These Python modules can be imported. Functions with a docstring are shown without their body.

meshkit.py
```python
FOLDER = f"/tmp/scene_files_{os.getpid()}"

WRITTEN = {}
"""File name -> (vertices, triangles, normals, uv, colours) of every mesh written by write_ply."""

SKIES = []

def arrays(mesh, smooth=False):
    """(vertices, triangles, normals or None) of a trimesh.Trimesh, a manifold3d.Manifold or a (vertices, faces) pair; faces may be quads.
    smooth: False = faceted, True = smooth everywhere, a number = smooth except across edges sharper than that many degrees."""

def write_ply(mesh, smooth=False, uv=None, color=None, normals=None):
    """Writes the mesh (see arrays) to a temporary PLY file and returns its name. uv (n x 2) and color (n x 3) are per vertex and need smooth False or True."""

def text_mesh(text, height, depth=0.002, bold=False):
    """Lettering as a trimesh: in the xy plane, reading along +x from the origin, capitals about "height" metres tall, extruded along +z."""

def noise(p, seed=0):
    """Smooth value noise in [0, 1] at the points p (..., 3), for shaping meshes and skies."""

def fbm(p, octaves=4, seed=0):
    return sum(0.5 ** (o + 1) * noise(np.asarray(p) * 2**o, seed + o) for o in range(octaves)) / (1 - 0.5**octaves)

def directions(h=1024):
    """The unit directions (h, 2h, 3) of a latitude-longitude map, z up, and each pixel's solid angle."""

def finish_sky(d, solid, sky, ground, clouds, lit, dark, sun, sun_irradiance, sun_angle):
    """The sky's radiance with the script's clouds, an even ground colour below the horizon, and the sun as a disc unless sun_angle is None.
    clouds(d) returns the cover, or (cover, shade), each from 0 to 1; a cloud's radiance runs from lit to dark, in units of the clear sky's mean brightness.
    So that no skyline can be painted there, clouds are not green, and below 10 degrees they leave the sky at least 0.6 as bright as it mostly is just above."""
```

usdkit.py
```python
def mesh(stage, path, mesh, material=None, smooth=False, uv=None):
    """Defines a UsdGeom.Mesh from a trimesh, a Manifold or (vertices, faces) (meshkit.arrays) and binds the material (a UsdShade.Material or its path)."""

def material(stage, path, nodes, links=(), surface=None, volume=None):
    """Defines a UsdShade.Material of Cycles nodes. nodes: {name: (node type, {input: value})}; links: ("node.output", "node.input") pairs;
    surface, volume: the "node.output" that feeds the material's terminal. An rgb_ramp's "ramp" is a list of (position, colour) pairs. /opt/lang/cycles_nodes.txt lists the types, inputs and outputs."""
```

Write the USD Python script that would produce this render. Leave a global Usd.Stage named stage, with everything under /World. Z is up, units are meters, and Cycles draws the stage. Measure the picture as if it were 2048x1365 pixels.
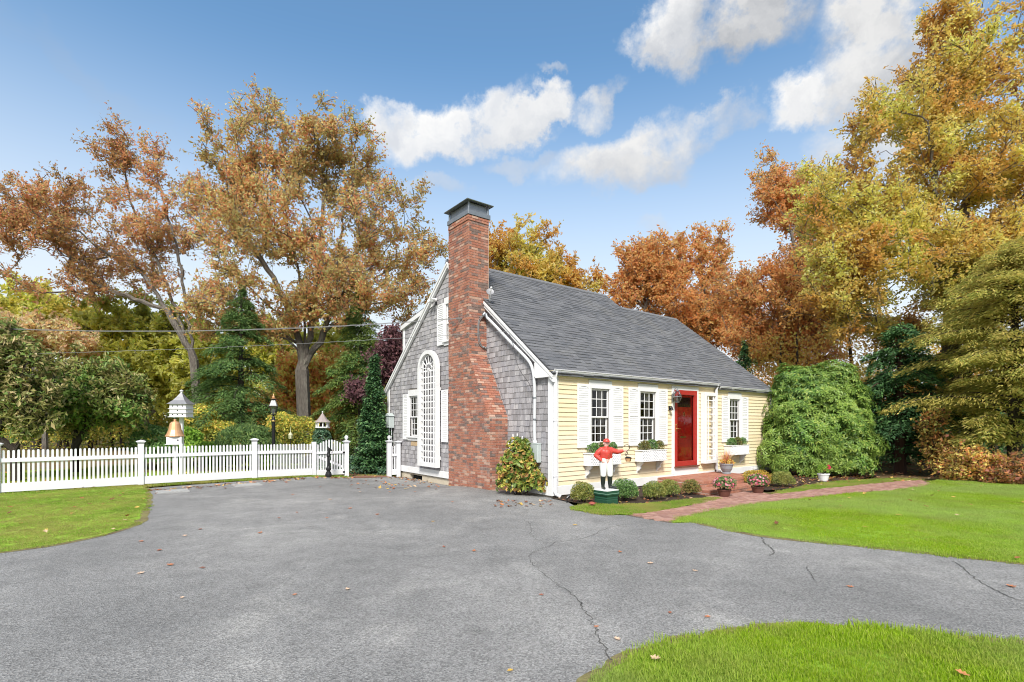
import math, random
import numpy as np, trimesh, usdkit, meshkit
import manifold3d as m3
from scipy.spatial import Delaunay, cKDTree
from shapely.geometry import Polygon, Point, LineString
from shapely import contains_xy
from pxr import Usd, UsdGeom, UsdLux, UsdShade, Gf, Sdf, Vt

stage = Usd.Stage.CreateInMemory()
UsdGeom.SetStageUpAxis(stage, "Z")
UsdGeom.Xform.Define(stage, "/World")

# ------------------------------------------------------------------ camera, sky, sun, exposure
EXPOSURE = 1.95
SKY_STRENGTH = 0.10
SUN_INTENSITY, SUN_ANGLE = 0.38, 14.0
SUN_DIR = np.array([-0.06, -0.80, 0.78]); SUN_DIR /= np.linalg.norm(SUN_DIR)
HC, FPX, HOR = 1.6, 1020.0, 848.0            # camera height; focal length and horizon in pixels of the 2048 wide photograph
cam = UsdGeom.Camera.Define(stage, "/World/camera")
cam.AddTranslateOp().Set(Gf.Vec3d(0, 0, HC)); cam.AddRotateXOp().Set(90.0)
cam.CreateHorizontalApertureAttr(36.0); cam.CreateVerticalApertureAttr(24.0)
cam.CreateFocalLengthAttr(FPX / 2048 * 36)
cam.CreateVerticalApertureOffsetAttr((HOR - 682.5) / 2048 * 36)
cam.CreateClippingRangeAttr(Gf.Vec2f(0.05, 5000)); cam.CreateExposureAttr(EXPOSURE)

elev = math.asin(SUN_DIR[2]); rotn = math.atan2(SUN_DIR[0], SUN_DIR[1])
sun = UsdLux.DistantLight.Define(stage, "/World/sun")
sun.CreateIntensityAttr(SUN_INTENSITY); sun.CreateAngleAttr(SUN_ANGLE); sun.CreateNormalizeAttr(True); sun.CreateColorAttr(Gf.Vec3f(1.0, 0.95, 0.88))
_q = Gf.Rotation(Gf.Vec3d(0, 0, -1), Gf.Vec3d(*(-SUN_DIR)))
sun.AddTransformOp().Set(Gf.Matrix4d().SetRotate(_q))

def pxdir(u, v):
    d = np.array([(u - 1024) / FPX, 1.0, -(v - HOR) / FPX]); return d / np.linalg.norm(d)

def build_sky():
    n, l = {}, []
    n["tc"] = ("texture_coordinate", {})
    n["sky"] = ("sky_texture", {"sky_type": "single_scattering", "sun_disc": False, "sun_elevation": elev, "sun_rotation": rotn, "air_density": 1.0, "aerosol_density": 0.9, "ozone_density": 2.2})
    # noise that frays the cloud edges
    n["warp"] = ("noise_texture", {"scale": 9.0, "detail": 6.0, "roughness": 0.62}); l.append(("tc.generated", "warp.vector"))
    n["warpc"] = ("vector_math", {"math_type": "subtract", "vector2": (0.5, 0.5, 0.5)}); l.append(("warp.color", "warpc.vector1"))
    n["warps"] = ("vector_math", {"math_type": "scale", "scale": 0.15}); l.append(("warpc.vector", "warps.vector1"))
    n["dirw"] = ("vector_math", {"math_type": "add"}); l += [("tc.generated", "dirw.vector1"), ("warps.vector", "dirw.vector2")]
    clouds = [(1480, 20, 170, 84, 0.15, 1.0, 1.75, 3.1), (1325, 70, 66, 56, 0.1, .95, 2.2, 3.6), (1770, 70, 120, 95, -0.6, 1.0, 1.85, 3.1), (1640, 178, 90, 52, 0.2, 1.0, 2.4, 3.6), (1740, 150, 80, 70, -.4, .9, 2.0, 3.2), (1780, 260, 120, 80, 0, .6, 2.3, 3.2),
              (915, 262, 165, 54, 0.2, 1.0, 2.7, 3.7), (1065, 232, 72, 30, 0.4, .9, 2.5, 3.6), (775, 258, 52, 36, 0.2, .9, 2.7, 3.7), (1185, 203, 54, 26, 0.5, .6, 2.2, 3.2), (1250, 312, 165, 50, 0.16, .75, 2.3, 3.3), (1430, 262, 75, 36, 0.3, .6, 2.2, 3.2), (1270, 355, 110, 34, 0.05, .55, 2.2, 3.0),
              (1095, 152, 30, 12, 0.2, .4, 2.2, 3.0), (870, 395, 60, 20, .1, .25, 2.2, 2.9), (1040, 330, 60, 20, .2, .3, 2.2, 2.9), (1300, 455, 26, 24, 0, .2, 2.2, 2.8), (150, 130, 190, 30, -.4, .06, 1.6, 2.0)]
    n["sep"] = ("separate_xyz", {}); l.append(("tc.generated", "sep.vector"))
    n["tint"] = ("mix_color", {"blend_type": "multiply", "fac": 1.0, "b": SKY_TINT, "use_clamp": False}); l.append(("sky.color", "tint.a"))
    # pale band of haze low over the horizon
    n["hz"] = ("map_range", {"range_type": "smoothstep", "from_min": 0.60, "from_max": 0.10, "to_min": 0.0, "to_max": 0.95, "clamp": True}); l.append(("sep.z", "hz.value"))
    n["mixh"] = ("mix_color", {"blend_type": "mix", "b": HORIZON, "use_clamp": False}); l += [("hz.result", "mixh.fac"), ("tint.result", "mixh.a")]
    n["fine"] = ("noise_texture", {"scale": 12.0, "detail": 9.0, "roughness": 0.62}); l.append(("tc.generated", "fine.vector"))
    n["finem"] = ("map_range", {"from_min": 0.32, "from_max": 0.56, "to_min": 0.12, "to_max": 1.0, "clamp": True}); l.append(("fine.fac", "finem.value"))
    n["shade"] = ("noise_texture", {"scale": 10.0, "detail": 6.0, "roughness": 0.6}); l.append(("dirw.vector", "shade.vector"))
    n["shc"] = ("map_range", {"from_min": 0.3, "from_max": 0.7, "to_min": -0.6, "to_max": 0.6}); l.append(("shade.fac", "shc.value"))
    col = "mixh.result"
    # the same sort of cloud goes on over the rest of the sky, behind and beside the camera
    n["big"] = ("noise_texture", {"scale": 2.6, "detail": 7.0, "roughness": 0.6}); l.append(("tc.generated", "big.vector"))
    n["bigm"] = ("map_range", {"range_type": "smoothstep", "from_min": 0.40, "from_max": 0.58, "to_min": 0, "to_max": 0.95, "clamp": True}); l.append(("big.fac", "bigm.value"))
    n["back"] = ("map_range", {"range_type": "smoothstep", "from_min": 0.45, "from_max": 0.2, "to_min": 0, "to_max": 1, "clamp": True}); l.append(("sep.y", "back.value"))
    n["bigb"] = ("math", {"math_type": "multiply"}); l += [("bigm.result", "bigb.value1"), ("back.result", "bigb.value2")]
    n["bcol"] = ("rgb_ramp", {"ramp": [(0.3, (1.5, 1.56, 1.65)), (0.7, (2.5, 2.47, 2.44))]}); l.append(("shade.fac", "bcol.fac"))
    n["bmix"] = ("mix_color", {"blend_type": "mix", "use_clamp": False}); l += [("bigb.value", "bmix.fac"), (col, "bmix.a"), ("bcol.color", "bmix.b")]; col = "bmix.result"
    for i, (u, v, ru, rv, tilt, w, dark, lit) in enumerate(clouds):
        c = pxdir(u, v); dist = np.linalg.norm([(u - 1024) / FPX, 1, (v - HOR) / FPX])
        e1 = np.cross([0, 0, 1.0], -c); e1 /= np.linalg.norm(e1); e2 = np.cross(c, e1)
        if e2[2] < 0: e2 = -e2
        if e1[0] < 0: e1 = -e1
        a1 = e1 * math.cos(tilt) + e2 * math.sin(tilt); a2 = -e1 * math.sin(tilt) + e2 * math.cos(tilt); k = FPX * dist
        for j, (a, r) in enumerate(((a1, ru), (a2, rv))):
            n[f"d{i}{j}"] = ("vector_math", {"math_type": "dot_product", "vector2": tuple(a * k / r)}); l.append(("dirw.vector", f"d{i}{j}.vector1"))
            n[f"q{i}{j}"] = ("math", {"math_type": "multiply"}); l += [(f"d{i}{j}.value", f"q{i}{j}.value1"), (f"d{i}{j}.value", f"q{i}{j}.value2")]
        n[f"c{i}"] = ("vector_math", {"math_type": "dot_product", "vector2": tuple(c)}); l.append(("tc.generated", f"c{i}.vector1"))
        n[f"r{i}"] = ("math", {"math_type": "add"}); l += [(f"q{i}0.value", f"r{i}.value1"), (f"q{i}1.value", f"r{i}.value2")]
        n[f"m{i}"] = ("map_range", {"range_type": "smoothstep", "from_min": 1.65, "from_max": 0.1, "to_min": 0.0, "to_max": w * 1.5, "clamp": True}); l.append((f"r{i}.result" if False else f"r{i}.value", f"m{i}.value"))
        n[f"f{i}"] = ("math", {"math_type": "greater_than", "value2": 0.2}); l.append((f"c{i}.value", f"f{i}.value1"))
        n[f"g{i}"] = ("math", {"math_type": "multiply"}); l += [(f"m{i}.result", f"g{i}.value1"), (f"f{i}.value", f"g{i}.value2")]
        n[f"h{i}"] = ("math", {"math_type": "multiply", "use_clamp": True}); l += [(f"g{i}.value", f"h{i}.value1"), ("finem.result", f"h{i}.value2")]
        # lit from the upper left: tops and left flanks white, undersides grey
        n[f"s{i}"] = ("math", {"math_type": "multiply_add", "value2": 0.55}); l += [(f"d{i}1.value", f"s{i}.value1"), ("shc.result", f"s{i}.value3")]
        n[f"t{i}"] = ("math", {"math_type": "multiply_add", "value2": -0.35}); l += [(f"d{i}0.value", f"t{i}.value1"), (f"s{i}.value", f"t{i}.value3")]
        n[f"k{i}"] = ("map_range", {"from_min": -0.75, "from_max": 0.55, "to_min": 0, "to_max": 1, "clamp": True}); l.append((f"t{i}.value", f"k{i}.value"))
        n[f"o{i}"] = ("mix_color", {"blend_type": "mix", "a": tuple(np.array((1.0, 1.045, 1.12)) * dark * CLOUD), "b": tuple(np.array((1.0, 1.0, 0.995)) * lit * CLOUD), "use_clamp": False}); l.append((f"k{i}.result", f"o{i}.fac"))
        n[f"x{i}"] = ("mix_color", {"blend_type": "mix", "use_clamp": False}); l += [(f"h{i}.value", f"x{i}.fac"), (col, f"x{i}.a"), (f"o{i}.result", f"x{i}.b")]; col = f"x{i}.result"
    n["bg"] = ("background_shader", {"strength": SKY_STRENGTH}); l.append((col, "bg.color"))
    return usdkit.material(stage, "/World/Looks/sky", n, l, surface="bg.background")
SKY_TINT, HORIZON, CLOUD = (0.475, 0.60, 0.60), (2.30, 2.42, 2.56), 0.70
dome = UsdLux.DomeLight.Define(stage, "/World/sky")
UsdShade.MaterialBindingAPI.Apply(dome.GetPrim()).Bind(build_sky())
dome.GetPrim().SetCustomDataByKey("kind", "structure")

# ------------------------------------------------------------------ helpers
def S(x, a, b):
    t = np.clip((np.asarray(x, float) - a) / (b - a), 0, 1); return t * t * (3 - 2 * t)

TH = math.atan2(1020, 1326)                                  # the house is turned by this angle
HF, HG, HO = np.array([math.cos(TH), math.sin(TH)]), np.array([-math.sin(TH), math.cos(TH)]), np.array([0.913, 11.5])
def hw(s, t):                                                # house coordinates (along the front, into the depth) to world
    return HO + np.multiply.outer(np.asarray(s, float), HF) + np.multiply.outer(np.asarray(t, float), HG)
def wh(x, y):
    dx, dy = np.asarray(x, float) - HO[0], np.asarray(y, float) - HO[1]
    return dx * HF[0] + dy * HF[1], dx * HG[0] + dy * HG[1]
def gz(x, y):                                                # height of the ground
    s, t = wh(x, y)
    left = -0.16 * S(s, -3.6, -1.0) * S(t, 2.3, 5.0) * (1 - S(s, 0.3, 1.5))
    front = -0.10 * S(s, -1.2, 0.6) * S(t, -4.6, -2.6)
    return left + front * (1 - S(t, 0.5, 3.0) * 0)
def gp(u, v):                                                # a point of the ground by its place in the photograph
    z = 0.0
    for _ in range(12):
        Y = FPX * (HC - z) / (v - HOR); X = (u - 1024) / FPX * Y; z = float(gz(X, Y))
    return X, Y
def P(u, v, Y):
    return np.array([(u - 1024) / FPX * Y, Y, HC - (v - HOR) / FPX * Y])
def lin(r, g, b):
    c = np.array([r, g, b]) / 255.0
    return tuple(np.where(c <= 0.04045, c / 12.92, ((c + 0.055) / 1.055) ** 2.4))

used = {}
def numbered(parent, name):
    k = (parent, name); i = used.get(k, -1) + 1; used[k] = i
    return f"{parent}/{name}" + (f"_{i:03d}" if i else "")
def tag(p, label=None, cat=None, group=None, kind=None):
    for k, v in (("label", label), ("category", cat), ("group", group), ("kind", kind)):
        if v: p.SetCustomDataByKey(k, v)
    return p
def thing(name, label, cat, loc=(0, 0, 0), rot=0.0, group=None, kind=None, parent="/World"):
    x = UsdGeom.Xform.Define(stage, numbered(parent, name))
    x.AddTranslateOp().Set(Gf.Vec3d(*map(float, loc)))
    if rot: x.AddRotateZOp().Set(math.degrees(rot))
    return tag(x.GetPrim(), label, cat, group, kind)
def obj(name, mesh, material, parent=None, label=None, cat=None, group=None, kind=None, smooth=False, loc=None, rot=None):
    p = "/World" if parent is None else (parent if isinstance(parent, str) else str(parent.GetPath()))
    tint = None
    if isinstance(mesh, MB): tint = np.concatenate(mesh.t); mesh = mesh.arrays()
    elif isinstance(mesh, tuple) and len(mesh) == 3: tint = mesh[2]; mesh = mesh[:2]
    m = usdkit.mesh(stage, numbered(p, name), mesh, material, smooth=smooth)
    if tint is not None and len(tint) and not smooth and str(material.GetPath()) in TINTED:     # each loose piece keeps a number that picks its colour
        UsdGeom.PrimvarsAPI(m).CreatePrimvar("tint", Sdf.ValueTypeNames.FloatArray, "vertex").Set(Vt.FloatArray.FromNumpy(np.asarray(tint, np.float32)))
    if loc is not None: m.AddTranslateOp().Set(Gf.Vec3d(*map(float, loc)))
    if rot: m.AddRotateZOp().Set(math.degrees(rot))
    return tag(m.GetPrim(), label, cat, group, kind)

TINT = np.random.default_rng(77)
class MB:
    """collects shapes into one mesh"""
    def __init__(s): s.v, s.f, s.n, s.t = [], [], 0, []
    def raw(s, v, f, tint=None):
        v = np.asarray(v, float); s.t.append(np.full(len(v), TINT.uniform()) if tint is None else np.asarray(tint)); f = np.asarray(f, int)
        if f.shape[1] == 4: f = np.vstack([f[:, [0, 1, 2]], f[:, [0, 2, 3]]])
        s.v.append(v); s.f.append(f + s.n); s.n += len(v); return s
    def add(s, m, T=None):
        if hasattr(m, "to_mesh"):
            a = m.to_mesh(); v, f = np.array(a.vert_properties[:, :3]), np.array(a.tri_verts)
        elif isinstance(m, tuple): v, f = m
        else: v, f = np.array(m.vertices), np.array(m.faces)
        if T is not None: v = v @ np.asarray(T)[:3, :3].T + np.asarray(T)[:3, 3]
        return s.raw(v, f)
    def box(s, a, b):
        (x0, y0, z0), (x1, y1, z1) = a, b
        x0, x1 = sorted((x0, x1)); y0, y1 = sorted((y0, y1)); z0, z1 = sorted((z0, z1))
        v = [(x0, y0, z0), (x1, y0, z0), (x1, y1, z0), (x0, y1, z0), (x0, y0, z1), (x1, y0, z1), (x1, y1, z1), (x0, y1, z1)]
        return s.raw(v, HEX)
    def cbox(s, a, b, c=0.006):                              # a box with chamfered edges
        a, b = np.minimum(a, b), np.maximum(a, b); c = min(c, 0.3 * float(min(b - a)))
        pts = []
        for k in range(3):
            lo, hi = a + c, b - c; lo[k], hi[k] = a[k], b[k]
            pts += [(x, y, z) for x in (lo[0], hi[0]) for y in (lo[1], hi[1]) for z in (lo[2], hi[2])]
        return s.add(m3.Manifold.hull_points(np.array(pts)))
    def hexa(s, v): return s.raw(v, HEX)                     # eight corners, ordered like box
    def prism(s, poly, axis, a, b):                          # polygon of the other two axes (in x,y,z order) pushed along axis from a to b
        p = Polygon(poly)
        if not p.exterior.is_ccw: poly = poly[::-1]
        m = trimesh.creation.extrude_polygon(Polygon(poly), b - a, engine="earcut")
        v, f = np.array(m.vertices), np.array(m.faces)
        o = np.empty_like(v); k = [0, 1, 2]; k.remove(axis)
        o[:, k[0]], o[:, k[1]], o[:, axis] = v[:, 0], v[:, 1], v[:, 2] + a
        if axis == 1: f = f[:, ::-1]
        return s.raw(o, f)
    def tube(s, pts, r, sides=8, caps=True):
        pts = np.asarray(pts, float); n = len(pts); r = np.broadcast_to(np.asarray(r, float), (n,))
        d = np.gradient(pts, axis=0); d /= np.maximum(np.linalg.norm(d, axis=1, keepdims=True), 1e-9)
        up = np.array([0, 0, 1.0]) if abs(d[0, 2]) < 0.9 else np.array([1.0, 0, 0])
        e1 = np.cross(d, up); bad = np.linalg.norm(e1, axis=1) < 1e-3; e1[bad] = np.cross(d[bad], [0.3, 1, 0]); e1 /= np.linalg.norm(e1, axis=1, keepdims=True)
        e2 = np.cross(d, e1); a = np.arange(sides) / sides * 2 * np.pi
        v = (pts[:, None] + r[:, None, None] * (np.cos(a)[None, :, None] * e1[:, None] + np.sin(a)[None, :, None] * e2[:, None])).reshape(-1, 3)
        i, j = np.meshgrid(np.arange(n - 1), np.arange(sides), indexing="ij"); j2 = (j + 1) % sides
        f = np.stack([i * sides + j, (i + 1) * sides + j, (i + 1) * sides + j2, i * sides + j2], -1).reshape(-1, 4)
        f = np.vstack([f[:, [0, 1, 2]], f[:, [0, 2, 3]]])
        if caps:
            f = np.vstack([f, [[0, k, k + 1] for k in range(1, sides - 1)], [[(n - 1) * sides, (n - 1) * sides + k + 1, (n - 1) * sides + k] for k in range(1, sides - 1)]])
        return s.raw(v, f[:, ::-1])
    def lathe(s, prof, sides=20, at=(0, 0, 0), phase=0.0):   # (radius, height) pairs, bottom to top
        a = np.arange(sides) / sides * 2 * np.pi + phase; n = len(prof)
        v = np.array([[(r * math.cos(x), r * math.sin(x), z) for x in a] for r, z in prof]).reshape(-1, 3) + np.asarray(at)
        i, j = np.meshgrid(np.arange(n - 1), np.arange(sides), indexing="ij"); j2 = (j + 1) % sides
        f = np.stack([i * sides + j, i * sides + j2, (i + 1) * sides + j2, (i + 1) * sides + j], -1).reshape(-1, 4)
        f = np.vstack([f[:, [0, 1, 2]], f[:, [0, 2, 3]]])
        f = np.vstack([f, [[0, k + 1, k] for k in range(1, sides - 1)], [[(n - 1) * sides, (n - 1) * sides + k, (n - 1) * sides + k + 1] for k in range(1, sides - 1)]])
        return s.raw(v, f)
    def ball(s, c, r, sub=2, scale=(1, 1, 1)):
        m = trimesh.creation.icosphere(sub, r); return s.raw(np.array(m.vertices) * scale + np.asarray(c), np.array(m.faces))
    def arrays(s): return np.vstack(s.v), np.vstack(s.f)
HEX = np.array([(0, 3, 2, 1), (4, 5, 6, 7), (0, 1, 5, 4), (1, 2, 6, 5), (2, 3, 7, 6), (3, 0, 4, 7)])
HEX3 = np.vstack([HEX[:, [0, 1, 2]], HEX[:, [0, 2, 3]]])

# ------------------------------------------------------------------ materials
MATS, TINTED = {}, set()
def mat(name, col, rough=0.6, var=0.12, scale=6.0, detail=5.0, bump=0.0, bscale=80.0, bdist=0.01, spec=0.4, metal=0.0, stretch=(1, 1, 1), island=None, dirt=None, trans=0.0, isl_noise=None, coat=0.0):
    """col: base colour; var: how far a noise pulls it up and down; island: colours that the separate pieces of a mesh take at random; dirt: (colour, amount, scale) blotches"""
    n, l = {}, []
    n["tc"] = ("geometry", {}); n["mp"] = ("mapping", {"scale": tuple(stretch)}); l.append(("tc.position", "mp.vector"))
    if island:
        TINTED.add(f"/World/Looks/{name}"); n["at"] = ("attribute", {"attribute": "tint"})
        k = len(island); n["ir"] = ("rgb_ramp", {"ramp": [(i / k, c) for i, c in enumerate(island)], "interpolate": False}); l.append(("at.fac", "ir.fac")); base = "ir.color"
        if isl_noise:                                        # clumps of colour through a crown
            n["cn"] = ("noise_texture", {"scale": isl_noise[0], "detail": 2.0}); l.append(("tc.position", "cn.vector"))
            n["cm"] = ("map_range", {"from_min": 0.4, "from_max": 0.6, "to_min": 0.0, "to_max": isl_noise[2], "clamp": True}); l.append(("cn.fac", "cm.value"))
            n["cx"] = ("mix_color", {"b": isl_noise[1]}); l += [("cm.result", "cx.fac"), (base, "cx.a")]; base = "cx.result"
    else:
        n["c"] = ("color", {"value": tuple(col)}); base = "c.color"
    if var:
        n["nz"] = ("noise_texture", {"scale": scale, "detail": detail, "roughness": 0.6}); l.append(("mp.vector", "nz.vector"))
        n["nv"] = ("map_range", {"from_min": 0.25, "from_max": 0.75, "to_min": 1 - var, "to_max": 1 + var, "clamp": False}); l.append(("nz.fac", "nv.value"))
        n["ml"] = ("vector_math", {"math_type": "scale"}); l += [(base, "ml.vector1"), ("nv.result", "ml.scale")]; base = "ml.vector"
    if dirt:
        n["dn"] = ("noise_texture", {"scale": dirt[2], "detail": 6.0, "roughness": 0.65}); l.append(("mp.vector", "dn.vector"))
        n["dm"] = ("map_range", {"from_min": 0.5, "from_max": 0.72, "to_min": 0.0, "to_max": dirt[1], "clamp": True}); l.append(("dn.fac", "dm.value"))
        n["dx"] = ("mix_color", {"b": dirt[0]}); l += [("dm.result", "dx.fac"), (base, "dx.a")]; base = "dx.result"
    n["p"] = ("principled_bsdf", {"roughness": rough, "specular_ior_level": spec, "metallic": metal, "coat_weight": coat}); l.append((base, "p.base_color"))
    if bump:
        n["bn"] = ("noise_texture", {"scale": bscale, "detail": 4.0}); l.append(("mp.vector", "bn.vector"))
        n["bp"] = ("bump", {"strength": bump, "distance": bdist}); l += [("bn.fac", "bp.height"), ("bp.normal", "p.normal")]
    out = "p.BSDF"
    if trans:
        n["t"] = ("translucent_bsdf", {}); l.append((base, "t.color"))
        n["mx"] = ("mix_closure", {"fac": trans}); l += [("p.BSDF", "mx.closure1"), ("t.BSDF", "mx.closure2")]; out = "mx.closure"
    MATS[name] = usdkit.material(stage, f"/World/Looks/{name}", n, l, surface=out)
    return MATS[name]

WHITE = mat("white_paint", (0.72, 0.72, 0.725), 0.45, 0.04, 3.0, dirt=((0.55, 0.54, 0.5), 0.25, 2.5))
VINYL = mat("white_vinyl", (0.70, 0.70, 0.73), 0.4, 0.03, 2.0, dirt=((0.60, 0.62, 0.55), 0.2, 3.0))
YELLOW = [mat(f"yellow_paint_{i}", (0.75 * k, 0.628 * k, 0.425 * k * k), 0.5, 0.05, 5.0, stretch=(1, 1, 3), bump=0.15, bscale=120) for i, k in enumerate((0.97, 1.0, 1.04))]
CREAM = mat("cream_trim", (0.70, 0.63, 0.42), 0.5, 0.05)
_gr = [(0.28, 0.27, 0.28), (0.32, 0.31, 0.32), (0.36, 0.348, 0.358), (0.40, 0.388, 0.395), (0.30, 0.293, 0.31), (0.25, 0.24, 0.245)]
CEDAR = [mat(f"cedar_grey_{i}", c, 0.85, 0.28, 9.0, stretch=(3, 3, 0.5), bump=0.4, bscale=60, spec=0.15) for i, c in enumerate(_gr)]
CEDAR_ALL = mat("cedar_grey_mixed", _gr[0], 0.85, 0.28, 9.0, stretch=(3, 3, 0.5), bump=0.4, bscale=60, spec=0.15, island=_gr)
CEDAR_NEW = mat("cedar_tan", (0.42, 0.31, 0.19), 0.8, 0.25, 9.0, stretch=(3, 3, 0.5), spec=0.15)
_br = [(0.35, 0.145, 0.095), (0.31, 0.125, 0.085), (0.38, 0.17, 0.11), (0.27, 0.12, 0.09), (0.20, 0.13, 0.11), (0.34, 0.15, 0.10), (0.44, 0.28, 0.21), (0.17, 0.12, 0.105), (0.33, 0.135, 0.09), (0.37, 0.165, 0.11)]
BRICK = [mat(f"brick_{i}", c, 0.85, 0.22, 14.0, bump=0.4, bscale=120, spec=0.2, dirt=((0.52, 0.42, 0.37), 0.35, 5.0)) for i, c in enumerate(_br)]
BRICK_ALL = mat("brick_mixed", _br[0], 0.85, 0.22, 14.0, bump=0.4, bscale=120, spec=0.2, dirt=((0.52, 0.42, 0.37), 0.35, 5.0), island=_br)
MORTAR = mat("mortar", (0.50, 0.41, 0.35), 0.9, 0.2, 12.0, bump=0.4, bscale=200, spec=0.1)
_rf = [(0.118, 0.121, 0.131), (0.132, 0.135, 0.145), (0.146, 0.149, 0.159), (0.126, 0.128, 0.138), (0.106, 0.110, 0.121)]
ROOF = [mat(f"roof_shingle_{i}", c, 0.9, 0.25, 40.0, bump=0.5, bscale=300, bdist=0.004, spec=0.2, dirt=((0.20, 0.195, 0.18), .35, .9)) for i, c in enumerate(_rf)]
ROOF_ALL = mat("roof_shingle_mixed", _rf[0], 0.9, 0.25, 40.0, bump=0.5, bscale=300, bdist=0.004, spec=0.2, island=_rf, dirt=((0.20, 0.195, 0.18), .35, .9))
_pv = [(0.36, 0.20, 0.155), (0.40, 0.24, 0.19), (0.33, 0.18, 0.14), (0.39, 0.225, 0.185), (0.30, 0.165, 0.135)]
PAVER = [mat(f"paver_{i}", c, 0.8, 0.18, 10.0, bump=0.3, bscale=150, spec=0.3) for i, c in enumerate(_pv)]
PAVER_ALL = mat("paver_mixed", _pv[0], 0.8, 0.18, 10.0, bump=0.3, bscale=150, spec=0.3, island=_pv)
SAND = mat("joint_sand", (0.16, 0.115, 0.085), 0.95, 0.3, 12.0)
RED = mat("red_door_paint", (0.66, 0.026, 0.02), 0.28, 0.18, 5.0, coat=0.3)
RED2 = mat("red_storm_frame", (0.36, 0.028, 0.022), 0.35, 0.08, 3.0)
BRASS = mat("brass", (0.72, 0.50, 0.20), 0.3, 0.1, metal=1.0)
COPPER = mat("copper", (0.70, 0.40, 0.21), 0.42, 0.15, 5.0, metal=0.55)
BLACK = mat("black_iron", (0.012, 0.012, 0.013), 0.35, 0.2, 20.0)
DARK = mat("dark_hole", (0.01, 0.01, 0.01), 0.9, 0)
GREYMETAL = mat("galvanised_metal", (0.26, 0.28, 0.30), 0.38, 0.15, 5.0, metal=0.7)
LEAD = mat("grey_metal_roof", (0.27, 0.27, 0.28), 0.45, 0.15, 6.0, metal=0.35)
GREYBOX = mat("grey_enamel", (0.42, 0.47, 0.46), 0.45, 0.08)
PVC = mat("grey_conduit", (0.56, 0.58, 0.60), 0.5, 0.06)
CABLE = mat("black_cable", (0.03, 0.03, 0.032), 0.5, 0)
CABLE_G = mat("grey_cable", (0.20, 0.20, 0.20), 0.5, 0)
CONCRETE = mat("foundation_concrete", (0.50, 0.44, 0.34), 0.9, 0.15, 5.0, bump=0.3, bscale=60)
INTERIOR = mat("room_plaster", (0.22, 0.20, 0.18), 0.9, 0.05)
CURTAIN = mat("curtain_fabric", (0.50, 0.45, 0.42), 0.85, 0.15, 6.0, stretch=(4, 4, 0.3))
TERRA = mat("brown_clay", (0.11, 0.042, 0.03), 0.6, 0.15)
GREYPOT = mat("grey_urn_stone", (0.24, 0.25, 0.27), 0.6, 0.12)
SOIL = mat("dark_soil", (0.04, 0.028, 0.02), 0.95, 0.3, 20.0)
BARK = mat("grey_bark", (0.15, 0.132, 0.115), 0.9, 0.45, 7.0, stretch=(3, 3, 0.6), bump=1.0, bscale=16, bdist=0.06, spec=0.1, dirt=((0.28, 0.28, 0.23), 0.55, 2.0))
BARK_D = mat("dark_bark", (0.055, 0.045, 0.038), 0.9, 0.3, 5.0, stretch=(3, 3, 0.6), bump=0.7, bscale=25, bdist=0.03, spec=0.1)
def glass(name="window_glass", k=.87):
    n = {"f": ("fresnel", {"IOR": 1.5}), "t": ("transparent_bsdf", {"color": (k, k, k)}), "g": ("glossy_bsdf", {"roughness": 0.02, "color": (1, 1, 1)}), "m": ("mix_closure", {})}
    return usdkit.material(stage, f"/World/Looks/{name}", n, [("f.fac", "m.fac"), ("t.BSDF", "m.closure1"), ("g.BSDF", "m.closure2")], surface="m.closure")
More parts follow.
